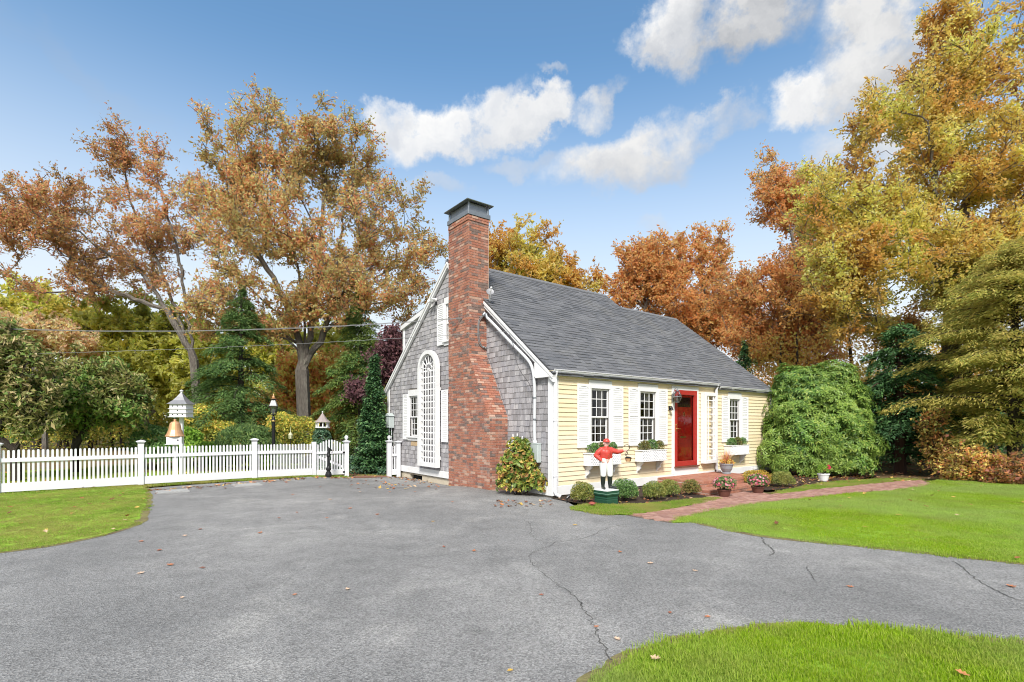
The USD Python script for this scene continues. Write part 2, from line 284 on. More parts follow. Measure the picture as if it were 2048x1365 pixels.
GLASS = glass()
CLEAR = glass("storm_door_glass", .98)
FROST = mat("milky_glass", (0.75, 0.78, 0.76), 0.25, 0.0, trans=0.5)

def ground_mat(name, cols, scales, rough=0.95, bump=0.5, bscale=60, bdist=0.02, spec=0.2):
    """two noises at different scales mixing several colours"""
    n = {"g": ("geometry", {}), "a": ("noise_texture", {"scale": scales[0], "detail": 6.0, "roughness": 0.6}), "b": ("noise_texture", {"scale": scales[1], "detail": 4.0, "roughness": 0.7}),
         "r": ("rgb_ramp", {"ramp": [(0.25 + 0.5 * i / (len(cols) - 1), c) for i, c in enumerate(cols)]}), "v": ("map_range", {"from_min": 0.25, "from_max": 0.75, "to_min": 0.55, "to_max": 1.45}),
         "m": ("vector_math", {"math_type": "scale"}), "p": ("principled_bsdf", {"roughness": rough, "specular_ior_level": spec}), "bn": ("noise_texture", {"scale": bscale, "detail": 3.0}), "bp": ("bump", {"strength": bump, "distance": bdist})}
    l = [("g.position", "a.vector"), ("g.position", "b.vector"), ("g.position", "bn.vector"), ("a.fac", "r.fac"), ("b.fac", "v.value"), ("r.color", "m.vector1"), ("v.result", "m.scale"), ("m.vector", "p.base_color"), ("bn.fac", "bp.height"), ("bp.normal", "p.normal")]
    return usdkit.material(stage, f"/World/Looks/{name}", n, l, surface="p.BSDF")
def asphalt_mat():
    n = {"g": ("geometry", {}), "big": ("noise_texture", {"scale": 0.35, "detail": 5.0, "roughness": 0.6}), "mid": ("noise_texture", {"scale": 3.0, "detail": 4.0}),
         "st": ("voronoi_texture", {"scale": 85.0, "randomness": 1.0}), "fine": ("noise_texture", {"scale": 60.0, "detail": 4.0, "roughness": 0.8}),
         "r": ("rgb_ramp", {"ramp": [(0.28, (0.155, 0.154, 0.151)), (0.5, (0.212, 0.209, 0.204)), (0.72, (0.30, 0.294, 0.283))]}),
         "sb": ("separate_color", {}), "sv": ("map_range", {"from_min": 0.0, "from_max": 1.0, "to_min": 0.62, "to_max": 1.42}), "fv": ("map_range", {"from_min": 0.3, "from_max": 0.7, "to_min": 0.72, "to_max": 1.28}),
         "mv": ("map_range", {"from_min": 0.3, "from_max": 0.7, "to_min": 0.9, "to_max": 1.1}),
         "m1": ("vector_math", {"math_type": "scale"}), "m2": ("vector_math", {"math_type": "scale"}), "m3": ("vector_math", {"math_type": "scale"}),
         "wn": ("noise_texture", {"scale": 0.8, "detail": 7.0, "roughness": 0.65, "distortion": 0.6}), "wm": ("map_range", {"from_min": 0.54, "from_max": 0.70, "to_min": 0.0, "to_max": 0.5, "clamp": True}), "wx": ("mix_color", {"b": (0.37, 0.36, 0.34)}), "on": ("noise_texture", {"scale": 1.7, "detail": 5.0, "roughness": 0.6}), "om": ("map_range", {"from_min": 0.60, "from_max": 0.74, "to_min": 0.0, "to_max": 0.45, "clamp": True}), "ox": ("mix_color", {"b": (0.10, 0.098, 0.095)}), "p": ("principled_bsdf", {"roughness": 0.75, "specular_ior_level": 0.4}), "bp": ("bump", {"strength": 0.75, "distance": 0.008})}
    l = [("g.position", "big.vector"), ("g.position", "mid.vector"), ("g.position", "st.vector"), ("g.position", "fine.vector"), ("big.fac", "r.fac"), ("st.color", "sb.color"), ("sb.r", "sv.value"), ("fine.fac", "fv.value"), ("mid.fac", "mv.value"),
         ("g.position", "wn.vector"), ("wn.fac", "wm.value"), ("wm.result", "wx.fac"), ("r.color", "wx.a"), ("g.position", "on.vector"), ("on.fac", "om.value"), ("om.result", "ox.fac"), ("wx.result", "ox.a"), ("ox.result", "m1.vector1"), ("sv.result", "m1.scale"), ("m1.vector", "m2.vector1"), ("fv.result", "m2.scale"), ("m2.vector", "m3.vector1"), ("mv.result", "m3.scale"), ("m3.vector", "p.base_color"), ("st.distance", "bp.height"), ("bp.normal", "p.normal")]
    return usdkit.material(stage, "/World/Looks/asphalt", n, l, surface="p.BSDF")
ASPHALT = asphalt_mat()
LITTER = ground_mat("woodland_floor", [(0.10, 0.065, 0.035), (0.16, 0.10, 0.05), (0.10, 0.11, 0.035), (0.22, 0.15, 0.075)], (0.8, 9.0))
TURF = ground_mat("turf_soil", [(0.16, 0.29, 0.025), (0.21, 0.34, 0.03), (0.27, 0.33, 0.06)], (0.9, 16.0))
MULCH = ground_mat("bark_mulch", [(0.03, 0.021, 0.016), (0.055, 0.038, 0.028), (0.085, 0.055, 0.035)], (5.0, 40.0), bscale=50, bdist=0.03, bump=0.9)
REDSOIL = ground_mat("reddish_path_soil", [(0.20, 0.10, 0.07), (0.26, 0.14, 0.10)], (2.0, 25.0))
CRACK = mat("crack_shadow", (0.085, 0.082, 0.077), 0.95, 0.2, 10)

def leafmat(name, cols, clump=None, trans=0.64, rough=0.6, spec=0.25, var=0.15, scale=1.2, dirt=None):
    return mat(name, cols[0], rough, var, scale, 3.0, spec=spec, island=cols, isl_noise=clump, trans=trans, dirt=dirt)

# ------------------------------------------------------------------ ground, driveway, lawns, bed, path
def sheet(poly, step, lift, hole=None):
    """a polygon of the ground as a sheet that follows the terrain"""
    if hole is not None: poly = poly.difference(hole)
    x0, y0, x1, y1 = poly.bounds
    gx, gy = np.meshgrid(np.arange(x0, x1 + step, step), np.arange(y0, y1 + step, step)); q = np.stack([gx.ravel(), gy.ravel()], 1)
    q = q[contains_xy(poly.buffer(-step * 0.35), q[:, 0], q[:, 1])]
    edge = []
    for g in getattr(poly, "geoms", [poly]):
        for ring in [g.exterior, *g.interiors]:
            n = max(8, int(ring.length / (step * 0.5)))
            edge += [ring.interpolate(k / n, normalized=True).coords[0] for k in range(n)] + list(ring.coords)[:-1]
    q = np.unique(np.round(np.vstack([q, np.array(edge)[:, :2]]), 4), axis=0)
    tri = Delaunay(q).simplices; c = q[tri].mean(1)
    tri = tri[contains_xy(poly.buffer(0.002), c[:, 0], c[:, 1])]
    a, b, d = q[tri[:, 0]], q[tri[:, 1]], q[tri[:, 2]]
    flip = (b[:, 0] - a[:, 0]) * (d[:, 1] - a[:, 1]) - (b[:, 1] - a[:, 1]) * (d[:, 0] - a[:, 0]) < 0
    tri[flip] = tri[flip][:, ::-1]
    z = gz(q[:, 0], q[:, 1]) + lift
    return np.column_stack([q, z]), tri

def smooth_line(pts, n=8):
    from scipy.interpolate import CubicSpline
    p = np.array(pts, float); d = np.r_[0, np.cumsum(np.linalg.norm(np.diff(p, axis=0), axis=1))]
    return CubicSpline(d, p)(np.linspace(0, d[-1], n * len(p)))
G = lambda pts: [gp(u, v) for u, v in pts]

# base ground: one sheet out to the horizon, finer near the house
r_ = np.r_[np.linspace(0, 30, 61), np.geomspace(32, 1500, 26)]; a_ = np.linspace(0, 2 * np.pi, 97)[:-1]
rr, aa = np.meshgrid(r_[1:], a_, indexing="ij"); gx = (rr * np.cos(aa)).ravel(); gy = (8 + rr * np.sin(aa)).ravel()
gx, gy = np.r_[0, gx], np.r_[8, gy]; NA = len(a_)
gf = [(0, 1 + j, 1 + (j + 1) % NA) for j in range(NA)]
for i in range(len(r_) - 2):
    for j in range(NA):
        p, q = 1 + i * NA + j, 1 + i * NA + (j + 1) % NA
        gf += [(p, p + NA, q + NA), (p, q + NA, q)]
obj("ground", (np.column_stack([gx, gy, gz(gx, gy) - 0.05]), np.array(gf)), LITTER, kind="structure")

# outlines measured on the ground
left_lawn_edge = smooth_line(G([(288, 979), (291, 1003), (284, 1030), (240, 1060), (130, 1086), (0, 1104)]))
left_lawn = Polygon(list(map(tuple, left_lawn_edge)) + [(-9.5, 6.2), (-16, 5.6), (-16, hw(-14.9, 7.75)[1])] + [tuple(hw(-13, 7.72)), tuple(hw(-7.25, 7.72))])
fence_strip = G([(288, 979), (345, 974), (400, 970), (500, 963), (600, 957), (692, 952)])
drive_left = list(map(tuple, left_lawn_edge)) + [(-9.5, 6.2), (-16, 5.6)]
right_edge = smooth_line(G([(1318, 1046), (1372, 1042), (1450, 1058), (1530, 1072), (1700, 1090), (1900, 1111), (2048, 1127)]))
bed_edge = G([(993, 990), (1020, 1004), (1085, 1004), (1150, 1022), (1200, 1029), (1250, 1031)])
island_edge = smooth_line(G([(1200, 1365), (1245, 1334), (1315, 1305), (1410, 1281), (1540, 1262), (1640, 1256), (1800, 1268), (2048, 1293)]))
e0, e1 = right_edge[-1], island_edge[-1]
drive_poly = Polygon(fence_strip + [tuple(hw(-1.2, 7.5)), tuple(hw(-0.45, 7.6)), tuple(hw(0.1, 7.4)), tuple(hw(0.1, 0.0))] + bed_edge[3:] + list(map(tuple, right_edge)) +
                     [(e0[0] + 8, e0[1] - 1.4), (e1[0] + 8, e1[1] - 1.0)] + [tuple(p) for p in island_edge[::-1]] + [(0.1, 2.6), (-0.3, 0), (-0.5, -7), (-16, -7), (-16, 5.6), (-9.5, 6.2)] + list(map(tuple, left_lawn_edge[::-1]))).buffer(0).buffer(.13)
DRIVE = obj("driveway", sheet(drive_poly, 0.45, 0.0), ASPHALT, kind="structure")
for pts, w in (([(1040, 1040), (1062, 1056), (1100, 1085), (1140, 1082), (1190, 1068), (1250, 1050)], .010), ([(1110, 1084), (1095, 1094), (1068, 1105), (1058, 1118), (1075, 1138), (1110, 1165), (1150, 1195), (1165, 1215)], .011),
               ([(1160, 1205), (1180, 1240), (1200, 1280), (1215, 1310), (1222, 1330)], .014), ([(1530, 1075), (1536, 1092), (1543, 1110), (1534, 1112)], .022), ([(1905, 1122), (1930, 1140), (1955, 1160), (1990, 1182), (2048, 1204)], .018), ([(1615, 1135), (1622, 1150), (1630, 1163)], .012)):
    c = smooth_line(G(pts), 7); rg = np.random.default_rng(int(pts[0][0])); c = c + rg.normal(0, 0.012, c.shape)
    d = np.gradient(c, axis=0); d /= np.linalg.norm(d, axis=1, keepdims=True); nrm = np.stack([-d[:, 1], d[:, 0]], 1)
    ww = (w * 0.38 * rg.uniform(0.35, 1.25, len(c)))[:, None]; ww[[0, -1]] *= 0.2
    A, B = c + nrm * ww, c - nrm * ww; k = len(c)
    v = np.vstack([np.column_stack([A, gz(A[:, 0], A[:, 1]) + .004]), np.column_stack([B, gz(B[:, 0], B[:, 1]) + .004])])
    obj("crack", (v, np.array([(i, i + k, i + k + 1, i + 1) for i in range(k - 1)])[:, ::-1] if False else np.array([(i + k, i + k + 1, i + 1, i) for i in range(k - 1)])), CRACK, DRIVE)

PATH_R = [(-1.55, -3.62), (-0.62, -3.55)]
path_poly = Polygon([tuple(hw(s, t)) for s, t in ((-1.45, -3.05), (-0.62, -3.62), (0.9, -3.55), (3.0, -3.45), (6.0, -3.5), (9.0, -3.75), (11.6, -4.1), (12.0, -3.3), (9.0, -2.75), (6.0, -2.55), (5.3, -2.3), (5.2, -1.9), (3.25, -1.9), (3.1, -2.45), (2.2, -2.55), (0.5, -2.6), (-0.6, -2.62))])
_pl = G([(1343, 1047), (1450, 1018), (1560, 1003), (1680, 991), (1790, 981), (1862, 968)]); _pu = G([(1842, 961), (1760, 967), (1640, 979), (1545, 990), (1505, 982), (1412, 995), (1400, 1008), (1320, 1022), (1252, 1031)])
path_poly = Polygon([tuple(p) for p in smooth_line(_pl, 6)] + _pu)
PATH = obj("brick_path", sheet(path_poly, 0.4, 0.004), SAND, kind="structure")
# pavers: running bond along the path
rng = np.random.default_rng(5)
bricks = []
ss, tt = wh(*np.array(path_poly.exterior.coords).T); L, Wd = 0.215, 0.108
for i, t in enumerate(np.arange(tt.min(), tt.max(), Wd)):
    for s in np.arange(ss.min() - (i % 2) * L / 2, ss.max(), L):
        q = Polygon([tuple(hw(s + a * L, t + b * Wd)) for a, b in ((.02, .04), (.98, .04), (.98, .96), (.02, .96))])
        if not path_poly.buffer(0.03).contains(q): continue
        bricks.append((np.array(q.exterior.coords)[:4], rng.normal(0, 0.0025), rng.integers(5)))
def paver_mesh(mb, q, dz):
    zb = gz(q[:, 0], q[:, 1]); c = q.mean(0); top = c + (q - c) * 0.955
    return mb.hexa(np.vstack([np.column_stack([q, zb - 0.03]), np.column_stack([top, zb + 0.022 + dz])]))
bricks.sort(key=lambda b: -abs(np.cross(np.r_[b[0][1] - b[0][0], 0], np.r_[b[0][3] - b[0][0], 0])[2]) / np.linalg.norm(b[0][0]) ** 3)
for q, dz, k in bricks[:300]: obj("brick", paver_mesh(MB(), q, dz), PAVER[k], PATH)
if len(bricks) > 300:
    mb = MB()
    for q, dz, k in bricks[300:]: paver_mesh(mb, q, dz)
    obj("far_bricks", mb, PAVER_ALL, PATH, kind="stuff")

# flower bed, strips of grass beside the path, lawns
bed = Polygon([tuple(hw(s, t)) for s, t in ((-.05, .0), (-.12, -.1), (-.22, -.7), (-.1, -1.35), (.4, -1.75), (1.4, -2.0), (2.4, -2.1), (3.2, -2.05), (3.2, -.5), (6.5, -.5), (6.55, -1.8), (5.3, -1.85), (5.3, -2.25), (6.2, -2.5), (7.5, -2.55), (9.2, -2.55), (12, -2.7), (13.5, -1.5), (13, .3))])
bed = bed.difference(path_poly)
obj("flower_bed", sheet(bed, 0.35, 0.012), MULCH, kind="structure")
strip1 = Polygon(G([(1140, 1019), (1175, 1011), (1262, 1010), (1330, 1006), (1410, 998), (1445, 997), (1400, 1008), (1320, 1022), (1252, 1031), (1200, 1030)])).buffer(0)
strip2 = Polygon(G([(1545, 991), (1600, 984), (1640, 979), (1760, 967), (1842, 961), (1800, 958), (1700, 962), (1640, 968), (1560, 984)])).buffer(0)
front_lawn = Polygon([tuple(p) for p in right_edge[10:] + .05 * (meshkit.noise(np.column_stack([right_edge[10:] * 4, right_edge[10:, :1] * 0]))[:, None] - .5) * [1, -1.6]] + [(e0[0] + 8, e0[1] - 1.4), (26, 6), (26, 17.5), (13.6, 15.6)] + [tuple(p) for p in smooth_line(_pl, 6)[::-1]]).buffer(0)
def ragged(line, amp=.035, seed=0):
    p = np.array(line, float); q = np.column_stack([p * 3.1, np.zeros(len(p))]); q2 = q * 3.3
    return p + amp * (np.column_stack([meshkit.noise(q, seed), meshkit.noise(q + 40, seed)]) - .5) * 2 + amp * .6 * (np.column_stack([meshkit.noise(q2, seed), meshkit.noise(q2 + 40, seed)]) - .5) * 2
island = Polygon([tuple(p) for p in ragged(smooth_line(island_edge, 4))] + [(e1[0] + 8, e1[1] - 1.0), (12, 1.0), (4, 0.3), (1.2, 0.8), (0.35, 2.3)]).buffer(0)
back_yard = Polygon([tuple(hw(s, t)) for s, t in ((-16, 7.85), (-2, 7.85), (0, 7.9), (0, 14), (-6, 16), (-18, 14))])
left_lawn = Polygon([tuple(p) for p in ragged(smooth_line(left_lawn_edge, 3), .04, 2)] + list(left_lawn.exterior.coords)[len(left_lawn_edge):-1]).buffer(0)
for nm, pol, st, lift in (("left_lawn", left_lawn, .5, .006), ("front_lawn", front_lawn, .6, .008), ("island_lawn", island, .4, .006), ("grass_strip", strip1, .3, .016), ("grass_strip", strip2, .3, .016), ("back_lawn", back_yard, .7, .0)):
    obj(nm, sheet(pol, st, lift), TURF, kind="structure")
EDGE = ground_mat("lawn_edge_soil", [(0.10, 0.075, 0.045), (0.17, 0.14, 0.07), (0.20, 0.19, 0.07), (0.26, 0.21, 0.12)], (3.0, 20.0))
for nm, pol, line in (("left_lawn_edge", left_lawn, left_lawn_edge), ("front_lawn_edge", front_lawn, right_edge[10:]), ("island_lawn_edge", island, island_edge)):
    ring = LineString(ragged(line, .05, 7)).buffer(.11).difference(pol.buffer(-.03)).buffer(0)
    ring = max(getattr(ring, "geoms", [ring]), key=lambda g: g.area)
    obj(nm, sheet(ring, .12, .0035), EDGE, kind="structure")
obj("garden_path", sheet(Polygon([tuple(hw(s, t)) for s, t in ((-1.85, 7.3), (-.5, 7.4), (-.5, 12), (-1.8, 12))]), .4, .01), REDSOIL, kind="structure")

# grass blades: tufts scattered over the lawns
GRASS = leafmat("grass_blade", [(0.25, 0.39, 0.014), (0.31, 0.47, 0.017), (0.37, 0.51, 0.026), (0.26, 0.40, 0.017), (0.43, 0.50, 0.08)], (0.45, (0.37, 0.47, 0.13), 0.85), 0.5, 0.55, 0.3, dirt=((0.34, 0.33, 0.10), .55, 1.6))
GRASS_DRY = leafmat("grass_blade_dry", [(0.20, 0.36, 0.025), (0.26, 0.40, 0.045), (0.36, 0.40, 0.09), (0.19, 0.36, 0.025), (0.42, 0.38, 0.15)], (0.8, (0.48, 0.41, 0.14), 0.6), 0.5, 0.6, 0.2, dirt=((0.40, 0.34, 0.14), .6, 1.8))
def tuft(rad, n, h, w, seed):
    r = np.random.default_rng(seed); a = r.uniform(0, 2 * np.pi, n); q = rad * np.sqrt(r.uniform(0, 1, n)); x, y = q * np.cos(a), q * np.sin(a)
    hh = h * r.uniform(0.45, 1.1, n); b = r.uniform(0, 2 * np.pi, n); lean = r.uniform(0.1, 0.75, n) * hh; dx, dy = np.cos(b) * lean, np.sin(b) * lean; wx, wy = -np.sin(b) * w / 2, np.cos(b) * w / 2
    v = np.stack([np.stack([x - wx, y - wy, np.full(n, -.01)], 1), np.stack([x + wx, y + wy, np.full(n, -.01)], 1), np.stack([x + dx * .35 + wx * .8, y + dy * .35 + wy * .8, hh * .6], 1), np.stack([x + dx * .35 - wx * .8, y + dy * .35 - wy * .8, hh * .6], 1), np.stack([x + dx, y + dy, hh * (1 - .25 * lean / hh)], 1)], 1).reshape(-1, 3)
    k = np.arange(n)[:, None] * 5
    return v, np.vstack([k + [0, 1, 2], k + [0, 2, 3], k + [3, 2, 4]]), np.repeat(r.uniform(size=n), 5)
def scatter(name, label, cat, protos, pts, scales, material, seed=0):
    pi = UsdGeom.PointInstancer.Define(stage, numbered("/World", name)); r = np.random.default_rng(seed)
    for k, m in enumerate(protos):
        q = usdkit.mesh(stage, f"{pi.GetPath()}/patch_{k:03d}" if k else f"{pi.GetPath()}/patch", m[:2], material)
        UsdGeom.PrimvarsAPI(q).CreatePrimvar("tint", Sdf.ValueTypeNames.FloatArray, "vertex").Set(Vt.FloatArray.FromNumpy(m[2].astype(np.float32))); pi.GetPrototypesRel().AddTarget(q.GetPath())
    n = len(pts); pi.CreateProtoIndicesAttr(Vt.IntArray.FromNumpy(r.integers(0, len(protos), n).astype(np.int32)))
    pi.CreatePositionsAttr(Vt.Vec3fArray.FromNumpy(np.asarray(pts, np.float32))); a = r.uniform(0, 2 * np.pi, n)
    pi.CreateOrientationsAttr(Vt.QuathArray([Gf.Quath(float(math.cos(x / 2)), 0, 0, float(math.sin(x / 2))) for x in a]))
    pi.CreateScalesAttr(Vt.Vec3fArray.FromNumpy(np.asarray(scales, np.float32)))
    return tag(pi.GetPrim(), label, cat, kind="stuff")
def lawn_points(poly, step, seed, edge=-0.02):
    r = np.random.default_rng(seed); x0, y0, x1, y1 = poly.bounds; gx, gy = np.meshgrid(np.arange(x0, x1, step), np.arange(y0, y1, step)); q = np.stack([gx.ravel(), gy.ravel()], 1) + r.uniform(-.5, .5, (gx.size, 2)) * step
    q = q[contains_xy(poly.buffer(-edge), q[:, 0], q[:, 1])]
    q = q[(np.abs(q[:, 0]) < q[:, 1] * 1.08 + 0.6)]
    return np.column_stack([q, gz(q[:, 0], q[:, 1])])
near_t = [tuft(.10, 170, .040, .0036, k) for k in range(5)]; mid_t = [tuft(.16, 170, .036, .0065, 20 + k) for k in range(5)]
q = lawn_points(island, .088, 1); rg = np.random.default_rng(2)
scatter("island_grass", "long bright green grass on the curved lawn nearest the viewer", "grass", near_t, q, np.repeat(rg.uniform(.8, 1.35, (len(q), 1)) * (0.85 + .5 * meshkit.noise(q * 1.7)[:, None]), 3, 1), GRASS)
q = lawn_points(front_lawn, .135, 3)
scatter("front_lawn_grass", "mown green grass of the lawn beyond the brick path", "grass", mid_t, q, np.repeat(rg.uniform(.75, 1.15, (len(q), 1)) * (0.75 + .5 * meshkit.noise(q * 1.1)[:, None]), 3, 1), GRASS)
q = lawn_points(left_lawn, .15, 4)
scatter("left_lawn_grass", "short patchy grass in front of the white picket fence", "grass", mid_t, q, np.repeat(rg.uniform(.6, .95, (len(q), 1)), 3, 1), GRASS_DRY)
q = np.vstack([lawn_points(strip1, .1, 6, .03), lawn_points(strip2, .12, 7, .03)])
scatter("path_side_grass", "narrow strip of grass between flower bed and brick path", "grass", mid_t, q + [0, 0, .014], np.repeat(rg.uniform(.7, 1.1, (len(q), 1)), 3, 1), GRASS_DRY)
sf_ = rg.uniform(-10, -2, 260); tf_ = 7.72 - np.abs(rg.normal(0, .07, 260)); q = hw(0, 0) + sf_[:, None] * HF + tf_[:, None] * HG; q = np.column_stack([q, gz(q[:, 0], q[:, 1])])
scatter("fence_foot_grass", "ragged grass growing along the foot of the picket fence", "grass", mid_t, q, np.repeat(rg.uniform(.5, 1.5, (len(q), 1)), 3, 1), GRASS_DRY)
q = lawn_points(back_yard, .3, 8); q = q[rg.uniform(size=len(q)) < .75]
scatter("back_lawn_grass", "shaded grass behind the white picket fence", "grass", mid_t, q, np.repeat(rg.uniform(.9, 1.6, (len(q), 1)), 3, 1), GRASS_DRY)

# ------------------------------------------------------------------ the house (its own coordinates: x along the front, y into the depth, front faces -y, gable faces -x)
HOUSE = thing("house", "yellow clapboard cottage with grey cedar shingle gable, grey roof and red door", "house", (HO[0], HO[1], 0), TH)
SL, Z0, TA, ZA = 0.795, 2.85, 4.5, 6.43
def zr(t): return Z0 + SL * t if t < TA else ZA - SL * (t - TA)
DEP, W1, W2 = 8.83, 6.66, 10.22
box3 = lambda a, b: m3.Manifold.cube(np.subtract(b, a)).translate(a)
def prof(poly, x0, x1):                                      # (y,z) profile pushed along x
    mb = MB().prism(poly, 0, x0, x1); v, f = mb.arrays()
    return m3.Manifold(m3.Mesh(np.asarray(v, np.float32), np.asarray(f, np.uint32)))
WT = 2.9 + 1.05                                              # ridge of the wing
front_wins = [(1.23, 1.87, 1.13, 2.45), (3.06, 3.72, 1.13, 2.45), (7.46, 8.07, 1.13, 2.38)]
gab_wins = [(6.49, 7.12, 1.19, 2.52), (4.02, 4.70, 4.08, 5.16)]
roofdrop = 0.10
core = prof([(0, -.05), (DEP, -.05), (DEP, zr(DEP) - roofdrop), (TA, ZA - roofdrop), (0, zr(0) - roofdrop)], 0, W1) + prof([(0.0, -.05), (7.7, -.05), (7.7, 2.68), (3.9, 5.78), (0, 2.68)], W1 - .02, W2)
core -= prof([(.16, .3), (DEP - .16, .3), (DEP - .16, 2.62), (TA, 6.1), (.16, 2.62)], .16, W1 - .3) + prof([(.16, .3), (7.5, .3), (7.5, 2.5), (3.9, 5.4), (.16, 2.5)], W1 + .1, W2 - .16)
core -= box3((4.60, -.2, .42), (5.58, .12, 2.50))            # door recess
for a, b, z0, z1 in front_wins: core -= box3((a, -.3, z0), (b, .3, z1))
for a, b, z0, z1 in gab_wins: core -= box3((-.3, a, z0), (.3, b, z1))
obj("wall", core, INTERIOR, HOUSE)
# foundation: cream concrete below the white base board, cut for the cellar vent
fnd = box3((.02, .02, -.6), (W2 - .02, 7.6, -.052)) + box3((.02, .02, -.6), (W1, DEP - .02, -.052))
fnd -= box3((-.2, 6.30, -.4), (.25, 7.16, -.09))
obj("foundation", fnd, CONCRETE, HOUSE)
obj("cellar_vent", MB().box((.14, 6.32, -.4), (.17, 7.14, -.10)).box((.10, 6.70, -.4), (.12, 6.73, -.1)), DARK, HOUSE)

def spans(x0, x1, z0, z1, holes):                            # the parts of a course that no opening interrupts
    out = [(x0, x1)]
    for a, b, h0, h1 in holes:
        if h1 <= z0 + .05 or h0 >= z1 - .05: continue
        out = [s for p, q in out for s in ((p, min(q, a)), (max(p, b), q)) if s[1] - s[0] > .03]
    return out
rng = np.random.default_rng(11)
front_holes = [(a - .09, b + .09, z0 - .12, z1 + .22) for a, b, z0, z1 in front_wins] + [(4.44, 5.70, 0, 2.62)]
EX = .105
for x0, x1, top in ((.16, 6.62, 2.62), (6.66, W2 - .12, 2.57)):
    for k in range(int((top - .19) / EX) + 1):
        z = .19 + k * EX; zt = min(z + EX + .012, top + .06)
        for a, b in spans(x0, x1, z, z + EX, front_holes):
            cuts = [a] + ([a + (b - a) * rng.uniform(.35, .65)] if b - a > 2.6 else []) + [b]
            for p, q in zip(cuts[:-1], cuts[1:]):
                p, q = p + .0015, q - .0015; dy = rng.normal(0, .001)
                obj("clapboard", MB().hexa([(p, -.030 + dy, z), (q, -.030 + dy, z), (q, -.002, z), (p, -.002, z), (p, -.010, zt), (q, -.010, zt), (q, -.001, zt), (p, -.001, zt)]), YELLOW[rng.integers(3)], HOUSE)
# white trim of the front
obj("base_board", MB().cbox((-.02, -.038, -.03), (4.46, -.003, .188)), WHITE, HOUSE)
obj("base_board", MB().cbox((5.68, -.038, -.03), (6.60, -.003, .188)), WHITE, HOUSE)
obj("base_board", MB().cbox((6.70, -.037, .0), (W2 - .0, -.003, .205)), WHITE, HOUSE)
obj("base_vent", MB().cbox((8.75, -.052, .05), (9.35, -.038, .15)).cbox((8.95, -.07, .085), (9.1, -.052, .12)), WHITE, HOUSE)
obj("corner_board", MB().cbox((-.035, -.036, .19), (.155, -.002, 2.72)), WHITE, HOUSE)
obj("corner_board", MB().cbox((6.61, -.034, .19), (6.665, -.002, 2.66)), WHITE, HOUSE)
obj("corner_board", MB().cbox((W2 - .115, -.036, .205), (W2 + .03, -.002, 2.62)).cbox((W2 + .001, -.0, .0), (W2 + .032, .13, 2.6)), WHITE, HOUSE)
obj("frieze_board", MB().cbox((-.03, -.048, 2.66), (6.66, -.004, 2.79)), CREAM, HOUSE)
obj("frieze_board", MB().cbox((6.67, -.046, 2.595), (W2 + .03, -.004, 2.71)), CREAM, HOUSE)
obj("soffit", MB().box((-.12, -.11, 2.775), (6.70, -.003, 2.787)), CREAM, HOUSE)
obj("soffit", MB().box((6.71, -.11, 2.70), (W2 + .08, -.003, 2.712)), CREAM, HOUSE)
# white trim of the gable
obj("gable_corner_board", MB().cbox((-.040, -.034, -.03), (-.003, .115, 2.72)), WHITE, HOUSE)
obj("gable_corner_board", MB().cbox((-.040, DEP - .13, -.03), (-.003, DEP + .03, 2.95)), WHITE, HOUSE)
obj("gable_base_board", MB().cbox((-.035, .12, -.03), (-.003, 1.66, .175)).cbox((-.035, 3.61, -.03), (-.003, DEP - .13, .175)), WHITE, HOUSE)

# cedar shingles of the gable and of the dormer's cheek
def clip_half(poly, fn):                                     # keep where fn(t,z) <= 0
    out = []
    for i in range(len(poly)):
        p, q = poly[i], poly[(i + 1) % len(poly)]; a, b = fn(*p), fn(*q)
        if a <= 0: out.append(p)
        if (a < 0 < b) or (b < 0 < a): out.append((p[0] + (q[0] - p[0]) * a / (a - b), p[1] + (q[1] - p[1]) * a / (a - b)))
    return out
gab_holes = [(a - .10, b + .10, z0 - .13, z1 + .20) for a, b, z0, z1 in gab_wins]
lines = [lambda t, z: z - (Z0 - .17 + SL * t), lambda t, z: z - (ZA - .17 - SL * (t - TA))]
dorm = [lambda t, z: z - (5.28 - .18 * (t - 5.9)), lambda t, z: t - 7.62, lambda t, z: (ZA + .03 - SL * (t - TA)) - z]
EXG = .137
shingles = []
for region, xb, hl, t0, t1, zlo, zhi in ((lines, 0.0, gab_holes, .12, DEP - .135, .18, 6.3), (dorm, .06, [], 5.4, 7.62, 3.7, 5.4)):
    for k in range(int((zhi - zlo) / EXG) + 1):
        z = zlo + k * EXG; t = t0 - rng.uniform(0, .1)
        while t < t1:
            w = rng.uniform(.075, .19); zb = z + rng.normal(0, .004)
            for a, b in spans(max(t, t0) + .002, min(t + w, t1) - .002, z, z + EXG, hl):
                if 1.8 < (a + b) / 2 < 3.45 and z < 6.5 and (a + b) / 2 > 1.72 + (z > 1.7) * max(0, (z - 1.77)) * .56 + .12 and z < 7: continue   # behind the chimney
                q = [(a, zb), (b, zb), (b, z + EXG + .02), (a, z + EXG + .02)]
                for fn in region: q = clip_half(q, fn) if len(q) > 2 else []
                if len(q) > 2 and Polygon(q).area > .0004: shingles.append((q, zb, rng.uniform(.013, .019), xb, rng.integers(6)))
            t += w
def shingle_mesh(mb, s):
    q, zb, th, xb, _ = s; n = len(q); q = np.array(q); d = th - (th - .004) * np.clip((q[:, 1] - zb) / (EXG + .02), 0, 1)
    v = np.vstack([np.column_stack([xb - d, q]), np.column_stack([np.full(n, xb - .001), q])])
    f = [(0, i + 1, i) for i in range(1, n - 1)] + [t_ for i in range(n) for t_ in ((i, (i + 1) % n, n + (i + 1) % n), (i, n + (i + 1) % n, n + i))]
    return mb.raw(v, np.array(f))
shingles.sort(key=lambda s: s[0][0][0] - 0.2 * Polygon(s[0]).area)
